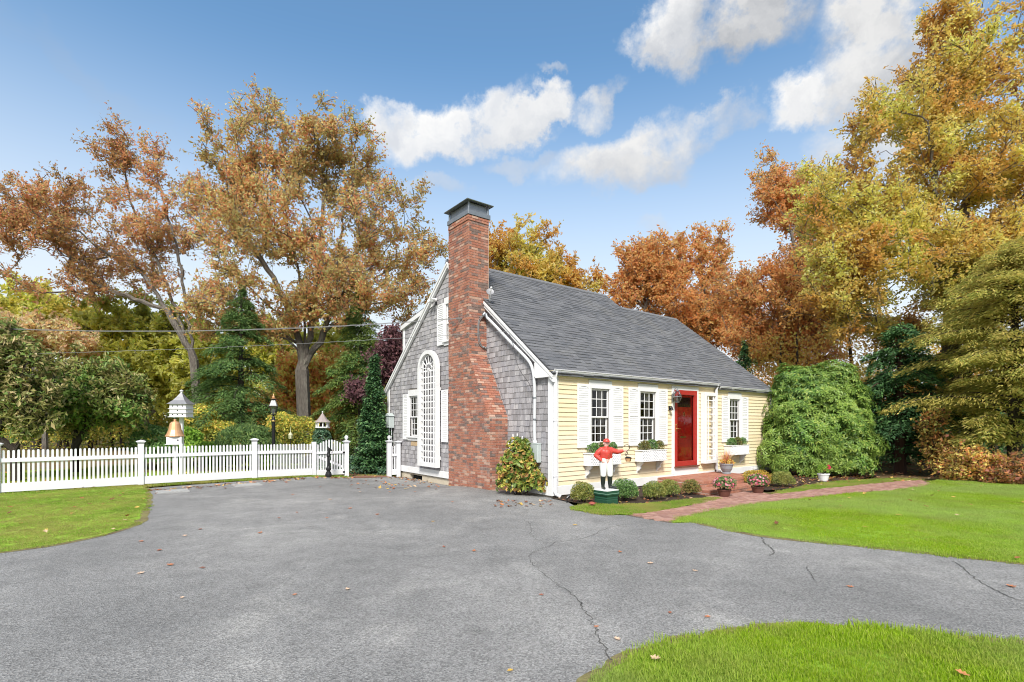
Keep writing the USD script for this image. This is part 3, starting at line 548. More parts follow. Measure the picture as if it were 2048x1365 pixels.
for s in shingles[:300]:
    tan = 6.0 < s[0][0][0] < 7.2 and .8 < s[1] < 1.05
    obj("shingle", shingle_mesh(MB(), s), CEDAR[s[4]], HOUSE)
mb, mt = MB(), MB()
for s in shingles[300:]: shingle_mesh(mt if 6.3 < s[0][0][0] < 7.0 and .75 < s[1] < 1.05 else mb, s)
obj("gable_shingles", mb, CEDAR_ALL, HOUSE, kind="stuff"); obj("new_shingles", mt, CEDAR_NEW, HOUSE, label="tan unweathered shingles patched in below the gable window", kind="stuff")

# windows: casing, sashes with muntins, panes, curtains behind; shutters beside
def window(name, a, b, z0, z1, cols, rows, place, hd=True):
    """built in a frame of its own (x across, y inwards, z up), then put on the front or the gable"""
    T = place
    def ob(nm, mb, m, par): v, f = mb.arrays(); return obj(nm, (T(v), f if T is front_T else f[:, ::-1] if f.shape[1] == 3 else f), m, par)
    mb = MB(); c = .085
    mb.cbox((a - c, -.040, z0 - .0), (a, .05, z1)).cbox((b, -.040, z0), (b + c, .05, z1)).cbox((a - c, -.042, z1), (b + c, .05, z1 + .20))
    w = ob(name, mb, WHITE, HOUSE)
    ob("sill", MB().cbox((a - .14, -.085, z0 - .055), (b + .14, .06, z0 - .001)).cbox((a - .10, -.040, z0 - .15), (b + .10, -.005, z0 - .056)), WHITE, w)
    zm = z0 + (z1 - z0) * .475
    for lo, hi, y0 in ((zm - .012, z1 - .001, .012), (z0 + .001, zm + .018, .055)):
        fr = MB(); k = .04
        fr.cbox((a + .001, y0, lo), (a + k, y0 + .035, hi), .004).cbox((b - k, y0, lo), (b - .001, y0 + .035, hi), .004).cbox((a + k, y0 + .001, lo), (b - k, y0 + .034, lo + k), .004).cbox((a + k, y0 + .001, hi - k), (b - k, y0 + .034, hi), .004)
        for i in range(1, cols): x = a + k + (b - a - 2 * k) * i / cols; fr.box((x - .009, y0 + .003, lo + k), (x + .009, y0 + .026, hi - k))
        for j in range(1, rows): z = lo + k + (hi - lo - 2 * k) * j / rows; fr.box((a + k, y0 + .004, z - .009), (b - k, y0 + .025, z + .009))
        ob("sash", fr, WHITE, w)
        for i in range(cols):
            for j in range(rows):
                x0_, x1_ = a + k + (b - a - 2 * k) * i / cols + .009, a + k + (b - a - 2 * k) * (i + 1) / cols - .009
                q0, q1 = lo + k + (hi - lo - 2 * k) * j / rows + .009, lo + k + (hi - lo - 2 * k) * (j + 1) / rows - .009
                e = rng.normal(0, .0006)
                ob("pane", MB().raw([(x0_, y0 + .012 + e, q0), (x1_, y0 + .012 - e, q0), (x1_, y0 + .0125, q1), (x0_, y0 + .012, q1)], [(0, 1, 2, 3)]), GLASS, w)
    # curtains hang in folds a little behind the glass, parted in the middle
    for p, q in ((a - .05, a + (b - a) * .36), (b - (b - a) * .36, b + .05)):
        xs = np.linspace(p, q, 30); ys = .16 + .018 * np.sin((xs - p) * 85); n = len(xs)
        v = np.vstack([np.column_stack([xs, ys, np.full(n, z0 - .05)]), np.column_stack([xs, ys, np.full(n, z1 + .05)])])
        ob("curtain", MB().raw(v, [(i, i + 1, n + i + 1, n + i) for i in range(n - 1)]), CURTAIN, w)
    return w
def shutter(a, b, z0, z1, T):
    mb = MB(); y0, y1 = -.062, -.030; st = .042
    mb.cbox((a, y0, z0), (a + st, y1, z1), .004).cbox((b - st, y0, z0), (b, y1, z1), .004)
    zm = z0 + (z1 - z0) * .52
    for p, q in ((z0, z0 + .07), (zm - .03, zm + .03), (z1 - .05, z1)): mb.cbox((a + st, y0 + .002, p), (b - st, y1, q), .004)
    xa = np.linspace(a + st, b - st, 9); mid = (a + b) / 2          # arched top rail
    arch = [(x, z1 - .05 - .05 * ((x - mid) / (b - st - mid)) ** 2) for x in xa]
    mb.prism([(a + st, z1 - .045)] + arch + [(b - st, z1 - .045)], 1, y0 + .003, y1)
    for lo, hi in ((z0 + .07, zm - .03), (zm + .03, z1 - .055)):
        n = int((hi - lo) / .052)
        for i in range(n):
            z = lo + (hi - lo) * i / n
            mb.hexa([(a + st, y0 + .006, z), (b - st, y0 + .006, z), (b - st, y0 + .012, z - .003), (a + st, y0 + .012, z - .003), (a + st, y0 + .015, z + .050), (b - st, y0 + .015, z + .050), (b - st, y0 + .022, z + .047), (a + st, y0 + .022, z + .047)])
    v, f = mb.arrays(); return obj("shutter", (T(v), f if T is front_T else f[:, ::-1]), WHITE, HOUSE)
front_T = lambda v: np.asarray(v, float)
def gable_T(v): v = np.asarray(v, float); return np.column_stack([v[:, 1], v[:, 0], v[:, 2]])
for (a, b, z0, z1), sh in zip(front_wins, (.40, .40, .40)):
    window("window", a, b, z0, z1, 3, 3, front_T)
    shutter(a - .085 - sh, a - .075, z0 - .10, z1 + .09, front_T); shutter(b + .075, b + .085 + sh, z0 - .10, z1 + .09, front_T)
window("gable_window", *gab_wins[0], 3, 3, gable_T); shutter(7.19, 7.56, 1.07, 2.60, gable_T); shutter(6.06, 6.42, 1.07, 2.60, gable_T); shutter(4.56, 4.92, 1.05, 2.61, gable_T)
window("gable_window", *gab_wins[1], 2, 3, gable_T); shutter(4.78, 5.18, 3.97, 5.22, gable_T)

# door: white casing, red storm frame, panelled red leaf in the recess, threshold
obj("door_casing", MB().cbox((4.43, -.045, .19), (4.55, .05, 2.55)).cbox((5.63, -.045, .19), (5.72, .05, 2.55)).cbox((4.43, -.048, 2.55), (5.72, .05, 2.67)).cbox((4.45, -.040, .10), (5.70, -.002, .36)), WHITE, HOUSE)
dr = MB().cbox((4.55, -.055, .40), (4.66, .03, 2.55)).cbox((5.50, -.055, .40), (5.63, .03, 2.55)).cbox((4.66, -.054, 2.42), (5.50, .03, 2.55)).cbox((4.66, -.053, .40), (5.50, .03, .54))
DOOR = obj("door", dr, RED2, HOUSE)
lf = MB().box((4.655, .040, .5), (5.51, .075, 2.46))
for x0, x1 in ((4.73, 5.045), (5.115, 5.43)):
    for z0, z1 in ((.66, 1.14), (1.30, 1.98)): lf.cbox((x0, .028, z0), (x1, .041, z1), .012)
lf.cbox((4.70, .032, 1.17), (5.46, .041, 1.27), .004).cbox((4.70, .032, 2.01), (5.46, .041, 2.05), .004).cbox((4.70, .032, .52), (5.46, .041, .62), .004)
obj("leaf", lf, RED, DOOR)
obj("fan_light", MB().box((4.74, .030, 2.08), (5.42, .041, 2.36)), mat("door_light_glass", (0.05, 0.02, 0.018), 0.1, 0), DOOR)
obj("glass", MB().raw([(4.66, -.0, .54), (5.50, -.0, .54), (5.50, .001, 2.42), (4.66, .001, 2.42)], [(0, 1, 2, 3)]), CLEAR, DOOR)
obj("handle", MB().cbox((4.575, -.062, 1.38), (4.605, -.055, 1.60)).tube([(4.59, -.06, 1.46), (4.59, -.10, 1.46), (4.63, -.115, 1.46), (4.72, -.115, 1.455)], .010, 8).tube([(4.59, -.06, 1.57), (4.59, -.085, 1.57)], .013, 8), BRASS, DOOR)
obj("knocker", MB().ball((5.08, .015, 1.92), .022, 1, (1, .6, 1)).tube([(5.08 + .04 * math.sin(x), .012, 1.86 + .05 * math.cos(x)) for x in np.linspace(.3, 5.98, 14)], .008, 6), BRASS, DOOR)
obj("mail_slot", MB().cbox((4.93, .022, 1.19), (5.2, .032, 1.25)), BRASS, DOOR)
obj("threshold", MB().cbox((4.52, -.11, .362), (5.68, -.03, .398)), mat("threshold_wood", (0.13, 0.05, 0.03), 0.6, .2), HOUSE)

# roof: deck, courses of shingles, ridge caps, rakes, gutters, downspouts
deck = MB()
def slab(y0, z0, y1, z1, x0, x1, th): deck.hexa([(x0, y0, z0 - th), (x1, y0, z0 - th), (x1, y1, z1 - th), (x0, y1, z1 - th), (x0, y0, z0), (x1, y0, z0), (x1, y1, z1), (x0, y1, z1)])
slab(-.13, zr(-.13) - .012, TA, ZA - .012, -.10, 6.74, .05); slab(TA, ZA - .012, DEP + .17, zr(DEP + .17) - .012, -.10, 6.74, .05)
WD = -.06
slab(-.12, zr(-.12) + WD - .012, 3.9, Z0 + SL * 3.9 + WD - .012, 6.70, W2 + .11, .05); slab(3.9, Z0 + SL * 3.9 + WD - .012, 7.9, Z0 - .1, 6.70, W2 + .11, .05)
slab(5.55, 5.44, 7.80, 5.02, .0, 6.3, .05)
RF = obj("roof", deck, ROOF[0], HOUSE)
tabs = []
n_ = np.array([0, -SL, 1.0]); n_ /= np.linalg.norm(n_); u_ = np.array([0, 1, SL]) / math.hypot(1, SL)
for x0, x1, ys, ye, dz in ((-.12, 6.75, -.15, TA, 0.0), (6.755, W2 + .13, -.14, 3.9, WD)):
    ln = (ye - ys) * math.hypot(1, SL); nc = int(ln / .142)
    for k in range(nc):
        x = x0 - rng.uniform(0, .3)
        while x < x1:
            w = rng.choice([.16, .24, .33, .42]) * rng.uniform(.92, 1.08); a, b = max(x, x0), min(x + w, x1); x += w
            if b - a < .03: continue
            p = np.array([0, ys, zr(ys) + dz]) + u_ * (k * .142 + rng.choice([0, 0, .008, -.008])); th = rng.choice([.009, .015, .02])
            tabs.append((a, b - .004, p, th, rng.integers(5), np.linalg.norm(np.r_[hw(a, p[1]), p[2] - 1.6])))
def tab_mesh(mb, t):
    a, b, p, th, _, _d = t; q = p + u_ * min(.165, 0.165); lo, hi = p + n_ * th, q + n_ * .002; l0, h0 = p - n_ * .01, q - n_ * .01
    return mb.hexa([(a, *l0[1:]), (b, *l0[1:]), (b, *h0[1:]), (a, *h0[1:]), (a, *lo[1:]), (b, *lo[1:]), (b, *hi[1:]), (a, *hi[1:])])
tabs.sort(key=lambda t: t[5] / (t[1] - t[0]) ** .5)
for t in tabs[:300]: obj("shingle", tab_mesh(MB(), t), ROOF[t[4]], RF)
mb = MB()
for t in tabs[300:]: tab_mesh(mb, t)
obj("roof_shingles", mb, ROOF_ALL, RF, kind="stuff")
for x0, x1, yy, zz in ((-.10, 6.75, TA, ZA), (6.76, W2 + .12, 3.9, Z0 + SL * 3.9 + WD)):
    cap = MB()
    for x in np.arange(x0, x1, .16):
        for sg in (-1, 1):
            cap.hexa([(x, yy, zz + .012), (min(x + .165, x1), yy, zz + .018), (min(x + .165, x1), yy + sg * .14, zz + .018 - .11), (x, yy + sg * .14, zz + .012 - .11), (x, yy, zz + .024), (min(x + .165, x1), yy, zz + .026), (min(x + .165, x1), yy + sg * .14, zz - .085), (x, yy + sg * .14, zz - .085)])
    obj("ridge_cap", cap, ROOF[2], RF)
def rake(y0, z0, y1, z1, x0, x1, h, m=WHITE, par=HOUSE, nm="rake_board"):
    return obj(nm, MB().hexa([(x0, y0, z0 - h), (x1, y0, z0 - h), (x1, y1, z1 - h), (x0, y1, z1 - h), (x0, y0, z0), (x1, y0, z0), (x1, y1, z1), (x0, y1, z1)]), m, par)
e = .066
rake(-.12, zr(-.12) - e, 2.585, zr(2.585) - e, -.10, -.02, .16); rake(3.61, zr(3.61) - e, TA, ZA - e, -.10, -.02, .16)
rake(TA, ZA - e, DEP + .16, zr(DEP + .16) - e, -.10, -.02, .16)
rake(-.12, zr(-.12) - e - .001, 2.585, zr(2.585) - e, -.125, -.101, .07, nm="rake_moulding"); rake(TA, ZA - e, DEP + .16, zr(DEP + .16) - e, -.125, -.101, .07, nm="rake_moulding")
rake(5.55, 5.44 - .052, 7.80, 5.02 - .052, -.03, .05, .14, nm="dormer_rake_board")
obj("dormer_wall", prof([(5.6, 4.6), (5.6, 5.36), (7.6, 5.0), (7.6, 3.6), (6.6, 4.3)], .061, 6.2), CEDAR[1], HOUSE)
obj("dormer_corner_board", MB().cbox((.02, 7.60, 3.85), (.07, 7.72, 5.0)), WHITE, HOUSE)
obj("cornice_return", MB().prism([(-.13, 2.655), (.46, 2.655), (.50, 2.70), (.50, zr(.50) - .235), (-.13, zr(-.13) - .21)], 0, -.118, -.02), WHITE, HOUSE)
obj("wing_rake_board", MB().hexa([(W2 + .035, -.11, zr(-.11) + WD - .22), (W2 + .10, -.11, zr(-.11) + WD - .22), (W2 + .10, 3.9, zr(3.9) + WD - .22), (W2 + .035, 3.9, zr(3.9) + WD - .22), (W2 + .035, -.11, zr(-.11) + WD - .066), (W2 + .10, -.11, zr(-.11) + WD - .066), (W2 + .10, 3.9, zr(3.9) + WD - .066), (W2 + .035, 3.9, zr(3.9) + WD - .066)]), WHITE, HOUSE)
gut = [(-.045, 2.795), (-.115, 2.795), (-.15, 2.835), (-.158, 2.865), (-.172, 2.872), (-.172, 2.885), (-.160, 2.885), (-.147, 2.862), (-.137, 2.838), (-.112, 2.805), (-.055, 2.805), (-.055, 2.86), (-.045, 2.86)]
obj("gutter", MB().prism([(y + .0, z - .10 + .035) for y, z in gut], 0, -.09, 6.69), VINYL, HOUSE)
obj("gutter", MB().prism([(y + .005, z - .175 + .035) for y, z in gut], 0, 6.72, W2 + .10), VINYL, HOUSE)
def spout(x, y, z0, z1, kick): 
    m = MB().cbox((x - .035, y - .03, z0), (x + .035, y + .03, z1 - .16), .008).tube([(x, y, z1 - .17), (x, y - .03, z1 - .07), (x, y - .055, z1)], .034, 8)
    m.tube([(x, y, z0 + .02), (x, y - .03, z0 - .04), (x + kick, y - .13, z0 - .085)], .037, 8)
    for z in (z0 + .35, z0 + 1.6): m.cbox((x - .045, y - .036, z), (x + .045, y + .034, z + .03), .004)
    return obj("downspout", m, VINYL, HOUSE)
spout(.005, -.085, .06, 2.78, .05); spout(6.60, -.085, .24, 2.78, .0)

# chimney: mortar core, bricks, metal cap
CD = -.583
cz = lambda: None
prof_c = [(1.673, -.25), (3.595, -.25), (3.595, 7.02), (2.599, 7.02), (2.599, 3.415), (1.673, 1.765)]
CH = obj("chimney", MB().prism(prof_c, 0, CD + .008, .07), MORTAR, HOUSE)
bricks = []
CR, BL, BD = .0677, .203, .095
def edge_t(z): return 1.664 if z < 1.77 else 2.59 if z > 3.42 else 1.664 + (z - 1.77) / 1.65 * .926
zb = -.22; k = 0
while zb < 7.0:
    e = edge_t(zb + CR / 2); zt = zb + CR - .0125; big = 6.86 <= zb
    o = .018 if big else 0
    # face towards the drive
    edges = [e - .0]; t = e + (BL if k % 2 == 0 else .10)
    while t < 3.60: edges.append(t); t += BL
    edges.append(3.60)
    for a, b in zip(edges[:-1], edges[1:]):
        if b - a < .03: continue
        pr = rng.normal(0, .0018)
        bricks.append(((CD - pr - o, a + .005 - (o if a == e else 0), zb), (CD + BD * .4, b - .005, zt), rng.integers(10), "x"))
    # face towards the front
    if not 1.77 - CR < zb < 3.42:
        edges = [CD + (.10 if k % 2 == 0 else BL)]
        while edges[-1] + BL < .0: edges.append(edges[-1] + BL)
        edges = [CD] + edges + [.06]
        for j, (a, b) in enumerate(zip(edges[:-1], edges[1:])):
            if b - a < .03: continue
            pr = rng.normal(0, .0018)
            bricks.append(((a + (.0 if j else .03), e - pr - o, zb), (b - .010, e + BD * .4, zt), rng.integers(10), "y"))
    zb += CR; k += 1
# courses of the sloping shoulder
sd = np.array([.926, 1.65]); sl = np.linalg.norm(sd); sd /= sl; sn = np.array([-sd[1], sd[0]])
nsh = int(sl / CR)
shoulder = []
for k in range(nsh):
    p0 = np.array([1.664, 1.77]) + sd * (k * sl / nsh); p1 = p0 + sd * (sl / nsh - .010)
    edges = [CD, CD + (.10 if k % 2 else BL)]
    while edges[-1] + BL < .0: edges.append(edges[-1] + BL)
    edges.append(.0)
    for j, (a, b) in enumerate(zip(edges[:-1], edges[1:])):
        if b - a < .03: continue
        h = .004 + abs(rng.normal(0, .0015)); i0, i1, q0, q1 = p0 - sn * .03, p1 - sn * .03, p0 + sn * h, p1 + sn * h; a_ = a + .002; b_ = b - .010
        shoulder.append((np.array([(a_, *i0), (b_, *i0), (b_, *i1), (a_, *i1), (a_, *q0), (b_, *q0), (b_, *q1), (a_, *q1)]), rng.integers(10)))
def clay(x, y, z, k):                                        # darker old bricks towards the top and low on the front side
    return k
bl = []
for lo, hi, k, ax in bricks:
    lo, hi = np.minimum(lo, hi), np.maximum(lo, hi); bl.append((np.linalg.norm(np.r_[hw(lo[0], lo[1]), lo[2] - 1.6]) + .25 * rng.uniform() + (ax == "y") * .3, ("b", lo, hi), k))
for v, k in shoulder: bl.append((np.linalg.norm(np.r_[hw(*v[0, :2]), v[0, 2] - 1.6]), ("h", v), k))
bl.sort(key=lambda b: b[0])
def put(mb, g):
    if g[0] == "b":
        (x0, y0, z0), (x1, y1, z1) = g[1], g[2]; return mb.box(g[1], g[2])
    return mb.hexa(g[1])
for d, g, k in bl[:300]: obj("brick", put(MB(), g), BRICK[k], CH)
mb = MB()
for d, g, k in bl[300:]: put(mb, g)
obj("upper_bricks", mb, BRICK_ALL, CH, kind="stuff")
cx, cy = (CD + .07) / 2, (2.59 + 3.60) / 2; hx, hy = .335, .515
capm = MB().cbox((cx - hx - .02, cy - hy - .02, 7.03), (cx + hx + .02, cy + hy + .02, 7.15), .006)
capm.box((cx - hx + .05, cy - hy + .05, 7.15), (cx + hx - .05, cy + hy - .05, 7.36))
for sx in (-1, 1):
    for sy in (-1, 1): capm.cbox((cx + sx * (hx - .03) - .02, cy + sy * (hy - .03) - .02, 7.15), (cx + sx * (hx - .03) + .02, cy + sy * (hy - .03) + .02, 7.40))
obj("flue_cap", capm, GREYMETAL, CH)
ex, ey = hx + .075, hy + .075
hip = np.array([(cx - ex, cy - ey, 7.385), (cx + ex, cy - ey, 7.385), (cx + ex, cy + ey, 7.385), (cx - ex, cy + ey, 7.385), (cx, cy - .15, 7.54), (cx, cy + .15, 7.54)])
hf = np.array([(0, 1, 4), (1, 2, 5), (1, 5, 4), (2, 3, 5), (3, 0, 4), (3, 4, 5), (0, 2, 1), (0, 3, 2)])
hm = MB().raw(hip, hf)
for a, b in ((0, 4), (1, 4), (2, 5), (3, 5), (4, 5), (0, 1), (1, 2), (2, 3), (3, 0)): hm.tube([hip[a], hip[b]], .013, 6)
for q in (.25, .5, .75):
    for a, b in ((0, 3),): p = hip[a] + (hip[b] - hip[a]) * q; hm.tube([p, hip[4] + (hip[5] - hip[4]) * q], .009, 5)
obj("cap_roof", hm, GREYMETAL, CH)
obj("shoulder_flashing", MB().hexa([(-.003, 1.64, 1.79), (.01, 1.64, 1.79), (.01, 2.57, 3.44), (-.003, 2.57, 3.44), (-.022, 1.60, 1.80), (-.018, 1.60, 1.80), (-.018, 2.53, 3.46), (-.022, 2.53, 3.46)]), LEAD, CH)

def HP(s, t, z): return np.array([*hw(s, t), z])             # house coordinates to world
def on_house(name, mb, m, label, cat, **k):                  # a thing of one mesh, fixed to the house
    v, f = mb.arrays(); o = np.array(v); o[:, :2] = hw(0, 0) + v[:, :1] * HF + v[:, 1:2] * HG
    return obj(name, (o, f), m, None, label, cat, **k)
def house_thing(name, label, cat, s, t, z, **k): return thing(name, label, cat, HP(s, t, z), TH, **k)

# ------------------------------------------------------------------ things on and beside the house
# brick stoop and step before the door
STOOP = house_thing("brick_stoop", "red brick stoop with one lower step in front of the red door", "stoop", 0, 0, 0)
obj("mortar_core", MB().box((3.76, -1.37, -.3), (6.59, -.045, .142)).box((3.31, -1.84, -.3), (5.59, -1.371, .002)), MORTAR, STOOP)
bk = []; rng = np.random.default_rng(21)
def courses(x0, x1, y0, y1, top, zb):
    y = y0; k = 0                                            # rowlock edge, then running bond on top
    x = x0
    while x < x1 - .03: bk.append(((x + .004, y0 - .008, top - .062), (min(x + .098, x1) - .004, y0 + .2, top + rng.normal(0, .001)))); x += .098
    y = y0 + .208
    while y < y1 - .04:
        x = x0 - (k % 2) * .1
        while x < x1 - .02:
            a, b = max(x, x0 - .004), min(x + .205, x1 + .004)
            if b - a > .03: bk.append(((a + .004, y + .004, top - .05), (b - .004, min(y + .1, y1) - .004, top + rng.normal(0, .0012))))
            x += .205
        y += .1; k += 1
    z = top - .07 - .068
    while z > zb:
        x = x0 - (k % 2) * .1
        while x < x1 - .02:
            a, b = max(x, x0 - .003), min(x + .205, x1)
            if b - a > .03: bk.append(((a + .004, y0 - .006 + rng.normal(0, .001), z), (b - .004, y0 + .08, z + .059)))
            x += .205
        y = y0 - .006 + (k % 2) * .1
        while y < y1 - .02: bk.append(((x0 - .006, y + .004, z), (x0 + .07, min(y + .205, y1) - .004, z + .059))); y += .205
        z -= .068; k += 1
courses(3.75, 6.6, -1.38, -.05, .15, -.2); courses(3.3, 5.6, -1.85, -1.385, .01, -.25)
bk.sort(key=lambda b: b[0][1] + .3 * b[0][0])
SB = [BRICK[i] for i in (0, 2, 5, 8, 9)]
for a, b in bk[:300]: obj("brick", MB().box(a, b), SB[rng.integers(5)], STOOP)
if bk[300:]:
    mb = MB()
    for a, b in bk[300:]: mb.box(a, b)
    obj("back_bricks", mb, mat("stoop_brick_mixed", _br[0], .8, .2, 14, island=[_br[i] for i in (0, 2, 5, 8, 9)]), STOOP, kind="stuff")

# arched white trellis on the gable: frame, upright and cross slats, fan
t0, t1, zb, zt = 4.97, 6.20, .27, 3.88; tm = (t0 + t1) / 2; R = (t1 - t0) / 2; zs = zt - R
TR = house_thing("arched_trellis", "tall white arched trellis with sunburst top fixed to the grey shingle gable", "trellis", 0, 0, 0)
def yz(poly, x0, x1): return MB().prism(poly, 0, x0, x1)
an = np.linspace(0, np.pi, 25)
outer = [(t0, zb), (t1, zb)] + [(tm + R * math.cos(a), zs + R * math.sin(a)) for a in an]; w = .115
inner = [(tm - (R - w), zb + .13), (tm + (R - w), zb + .13)] + [(tm + (R - w) * math.cos(a), zs + (R - w) * math.sin(a)) for a in an]
frp = Polygon(outer, [inner]); fr = trimesh.creation.extrude_polygon(frp, .13, engine="earcut"); v = np.array(fr.vertices)
obj("frame", (np.column_stack([v[:, 2] - .20, v[:, 0], v[:, 1]]), np.array(fr.faces)), WHITE, TR)
for k in range(1, 6):
    t = t0 + w + (t1 - t0 - 2 * w) * k / 6
    obj("upright_slat", MB().cbox((-.15, t - .019, zb + .12), (-.128, t + .019, zs + (.30 if k in (1, 5) else .02)), .003), WHITE, TR)
zz = np.arange(zb + .13 + .155, zs + .02, .192)
for z in zz: obj("cross_slat", MB().cbox((-.127, t0 + w - .02, z - .019), (-.108, t1 - w + .02, z + .019), .003), WHITE, TR)
for r_a, ww in ((R - w - .05, .03), (.20, .028)):
    obj("fan_ring", MB().tube([(-.12, tm + r_a * math.cos(a), zs + .02 + r_a * math.sin(a)) for a in an], .018, 6), WHITE, TR)
for a in np.linspace(.2, np.pi - .2, 7):
    obj("fan_spoke", MB().tube([(-.135, tm + .16 * math.cos(a), zs + .02 + .16 * math.sin(a)), (-.135, tm + (R - w - .02) * math.cos(a), zs + .02 + (R - w - .02) * math.sin(a))], .015, 6), WHITE, TR)
obj("fan_hub", MB().tube([(-.15, tm, zs + .02), (-.11, tm, zs + .02)], .055, 12), WHITE, TR)
obj("standoff_block", MB().cbox((-.07, t0 + .02, .5), (-.018, t0 + .08, .6)).cbox((-.07, t1 - .08, .5), (-.018, t1 - .02, .6)).cbox((-.07, t0 + .02, 2.6), (-.018, t0 + .08, 2.7)).cbox((-.07, t1 - .08, 2.6), (-.018, t1 - .02, 2.7)), WHITE, TR)

# narrow box trellis between door and downspout
NT = house_thing("narrow_trellis", "narrow white ladder trellis standing between the red door and the downspout", "trellis", 0, 0, 0)
a, b, z0, z1 = 5.84, 6.50, .43, 2.52
obj("frame", MB().cbox((a, -.19, z0), (a + .10, -.03, z1)).cbox((b - .10, -.19, z0), (b, -.03, z1)).cbox((a + .10, -.189, z1 - .10), (b - .10, -.03, z1)).cbox((a + .10, -.189, z0), (b - .10, -.03, z0 + .10)), WHITE, NT)
for x in ((a + .2), (b - .2)): obj("upright_slat", MB().cbox((x - .016, -.17, z0 + .08), (x + .016, -.152, z1 - .08), .003), WHITE, NT)
for z in np.arange(z0 + .22, z1 - .12, .205): obj("cross_slat", MB().cbox((a + .08, -.151, z - .016), (b - .08, -.134, z + .016), .003), WHITE, NT)

# window boxes on scrolled brackets
def window_box(x0, x1, ztop, label):
    w = house_thing("window_box", label, "window box", (x0 + x1) / 2, 0, ztop, group="white window boxes with clipped green plants")
    h = (x1 - x0) / 2; D, H = .27, .27
    obj("box", MB().cbox((-h, -D, -H), (h, -D + .02, -.012)).cbox((-h, -D + .02, -H), (-h + .02, -.03, -.012)).cbox((h - .02, -D + .02, -H), (h, -.03, -.012)).cbox((-h + .02, -.05, -H), (h - .02, -.03, -.012)).cbox((-h - .02, -D - .02, -.012), (h + .02, -.028, .012)).cbox((-h - .02, -D - .02, -H - .02), (h + .02, -.03, -H)), WHITE, w)
    lat = MB(); st = .075                                     # diagonal lattice on the front
    for k in np.arange(-h - H, h + H, st):
        for sg in (1, -1):
            p = [np.array([k, 0.0]), np.array([k + sg * (H - .03), H - .03])]
            s0, s1 = p if sg == 1 else p
            ln = LineString([(s0[0], -H + .012 + s0[1]), (s1[0], -H + .012 + s1[1])]).intersection(Polygon([(-h + .02, -H), (h - .02, -H), (h - .02, 0), (-h + .02, 0)]))
            if ln.length > .03:
                (xa, za), (xb, zb_) = ln.coords[0], ln.coords[-1]; lat.tube([(xa, -D - .008 - .004 * sg, za), (xb, -D - .008 - .004 * sg, zb_)], .008, 4)
    obj("lattice", lat, WHITE, w)
    for x in (-h + .10, h - .10):
        zz = np.linspace(0, 1, 15); pr = [(-.022 - .205 * (1 - q) ** .85 - .018 * math.sin(q * 13), -H - .02 - .31 * q) for q in zz]
        obj("bracket", MB().prism([(-.005, -H - .02)] + pr + [(-.005, -H - .34)], 0, x - .022, x + .022), WHITE, w)
    obj("soil", MB().box((-h + .021, -D + .021, -.09), (h - .021, -.051, -.05)), SOIL, w)
    return w
WB = [(.95, 2.02, .90, "white lattice window box behind the jockey statue, under the window nearest the gable"), (2.84, 3.86, .91, "white lattice window box under the window beside the red door"), (7.12, 8.18, .92, "white lattice window box under the single window right of the stoop")]
for b in WB: window_box(*b)

# lantern by the door, small black sconce, floodlight, dish, meter, conduit, cables
WL = house_thing("wall_lantern", "glass onion lantern with dark bracket on the door casing", "wall lamp", 4.44, 0, 2.34)
obj("bracket", MB().cbox((-.05, -.075, -.13), (.05, -.046, .10)).tube([(0, -.07, 0), (0, -.17, .0), (0, -.2, .02)], .016, 8).tube([(0, -.07, .09), (0, -.12, .22), (0, -.2, .27), (0, -.21, .2)], .008, 6), GREYMETAL, WL)
obj("globe", MB().lathe([(.045, -.13), (.075, -.11), (.105, -.03), (.11, .03), (.085, .1), (.05, .15)], 18, (0, -.2, 0)), GLASS, WL)
obj("candle_bulb", MB().lathe([(.02, -.12), (.028, -.06), (.02, .0), (.004, .03)], 10, (0, -.2, 0)), FROST, WL)
obj("cage", MB().lathe([(.055, -.155), (.06, -.13), (.05, -.128)], 16, (0, -.2, 0)).lathe([(.05, .15), (.06, .155), (.02, .2), (.004, .205)], 16, (0, -.2, 0)).lathe([(.112, -.012), (.117, -.004), (.117, .008), (.112, .014)], 20, (0, -.2, 0)), GREYMETAL, WL)
SC = house_thing("doorbell_box", "small black iron bell fixture on the yellow wall below the onion lantern", "bell", 4.31, 0, 2.03)
obj("plate", MB().cbox((-.035, -.05, -.06), (.035, -.03, .06)), BLACK, SC)
obj("bell", MB().lathe([(.05, -.06), (.052, -.05), (.035, -.02), (.028, .02), (.012, .05)], 14, (0, -.11, 0)).tube([(0, -.05, .05), (0, -.11, .055)], .008, 6), BLACK, SC)
FL = house_thing("flood_light", "white floodlight fixture under the rake near the upper gable window", "floodlight", 0, 5.28, 5.40)
obj("base", MB().tube([(-.12, 0, 0), (-.03, 0, 0)], .055, 12), WHITE, FL)
obj("lamp", MB().tube([(-.09, 0, 0), (-.2, -.08, -.02), (-.24, -.1, -.05)], [.03, .045, .06], 12).tube([(-.09, 0, 0), (-.17, .09, .0), (-.22, .14, -.05)], [.03, .045, .06], 12), WHITE, FL)
obj("sensor", MB().cbox((-.15, -.2, -.2), (-.10, -.14, -.10)), BLACK, FL)
DI = house_thing("satellite_dish", "small grey satellite dish at the chimney's corner on the roof edge", "dish", 0, 2.42, 4.98)
dd = np.array([-.4, -.75, .5]); dd /= np.linalg.norm(dd); e1 = np.cross(dd, [0, 0, 1]); e1 /= np.linalg.norm(e1); e2 = np.cross(e1, dd)
rings = MB(); vv = []; rs = np.linspace(.01, .10, 6)
for r in rs: vv += [(-.1, -.12, .05) + e1 * r * math.cos(x) + e2 * r * 1.1 * math.sin(x) + dd * (r * r * .9) for x in np.linspace(0, 2 * np.pi, 24, endpoint=False)]
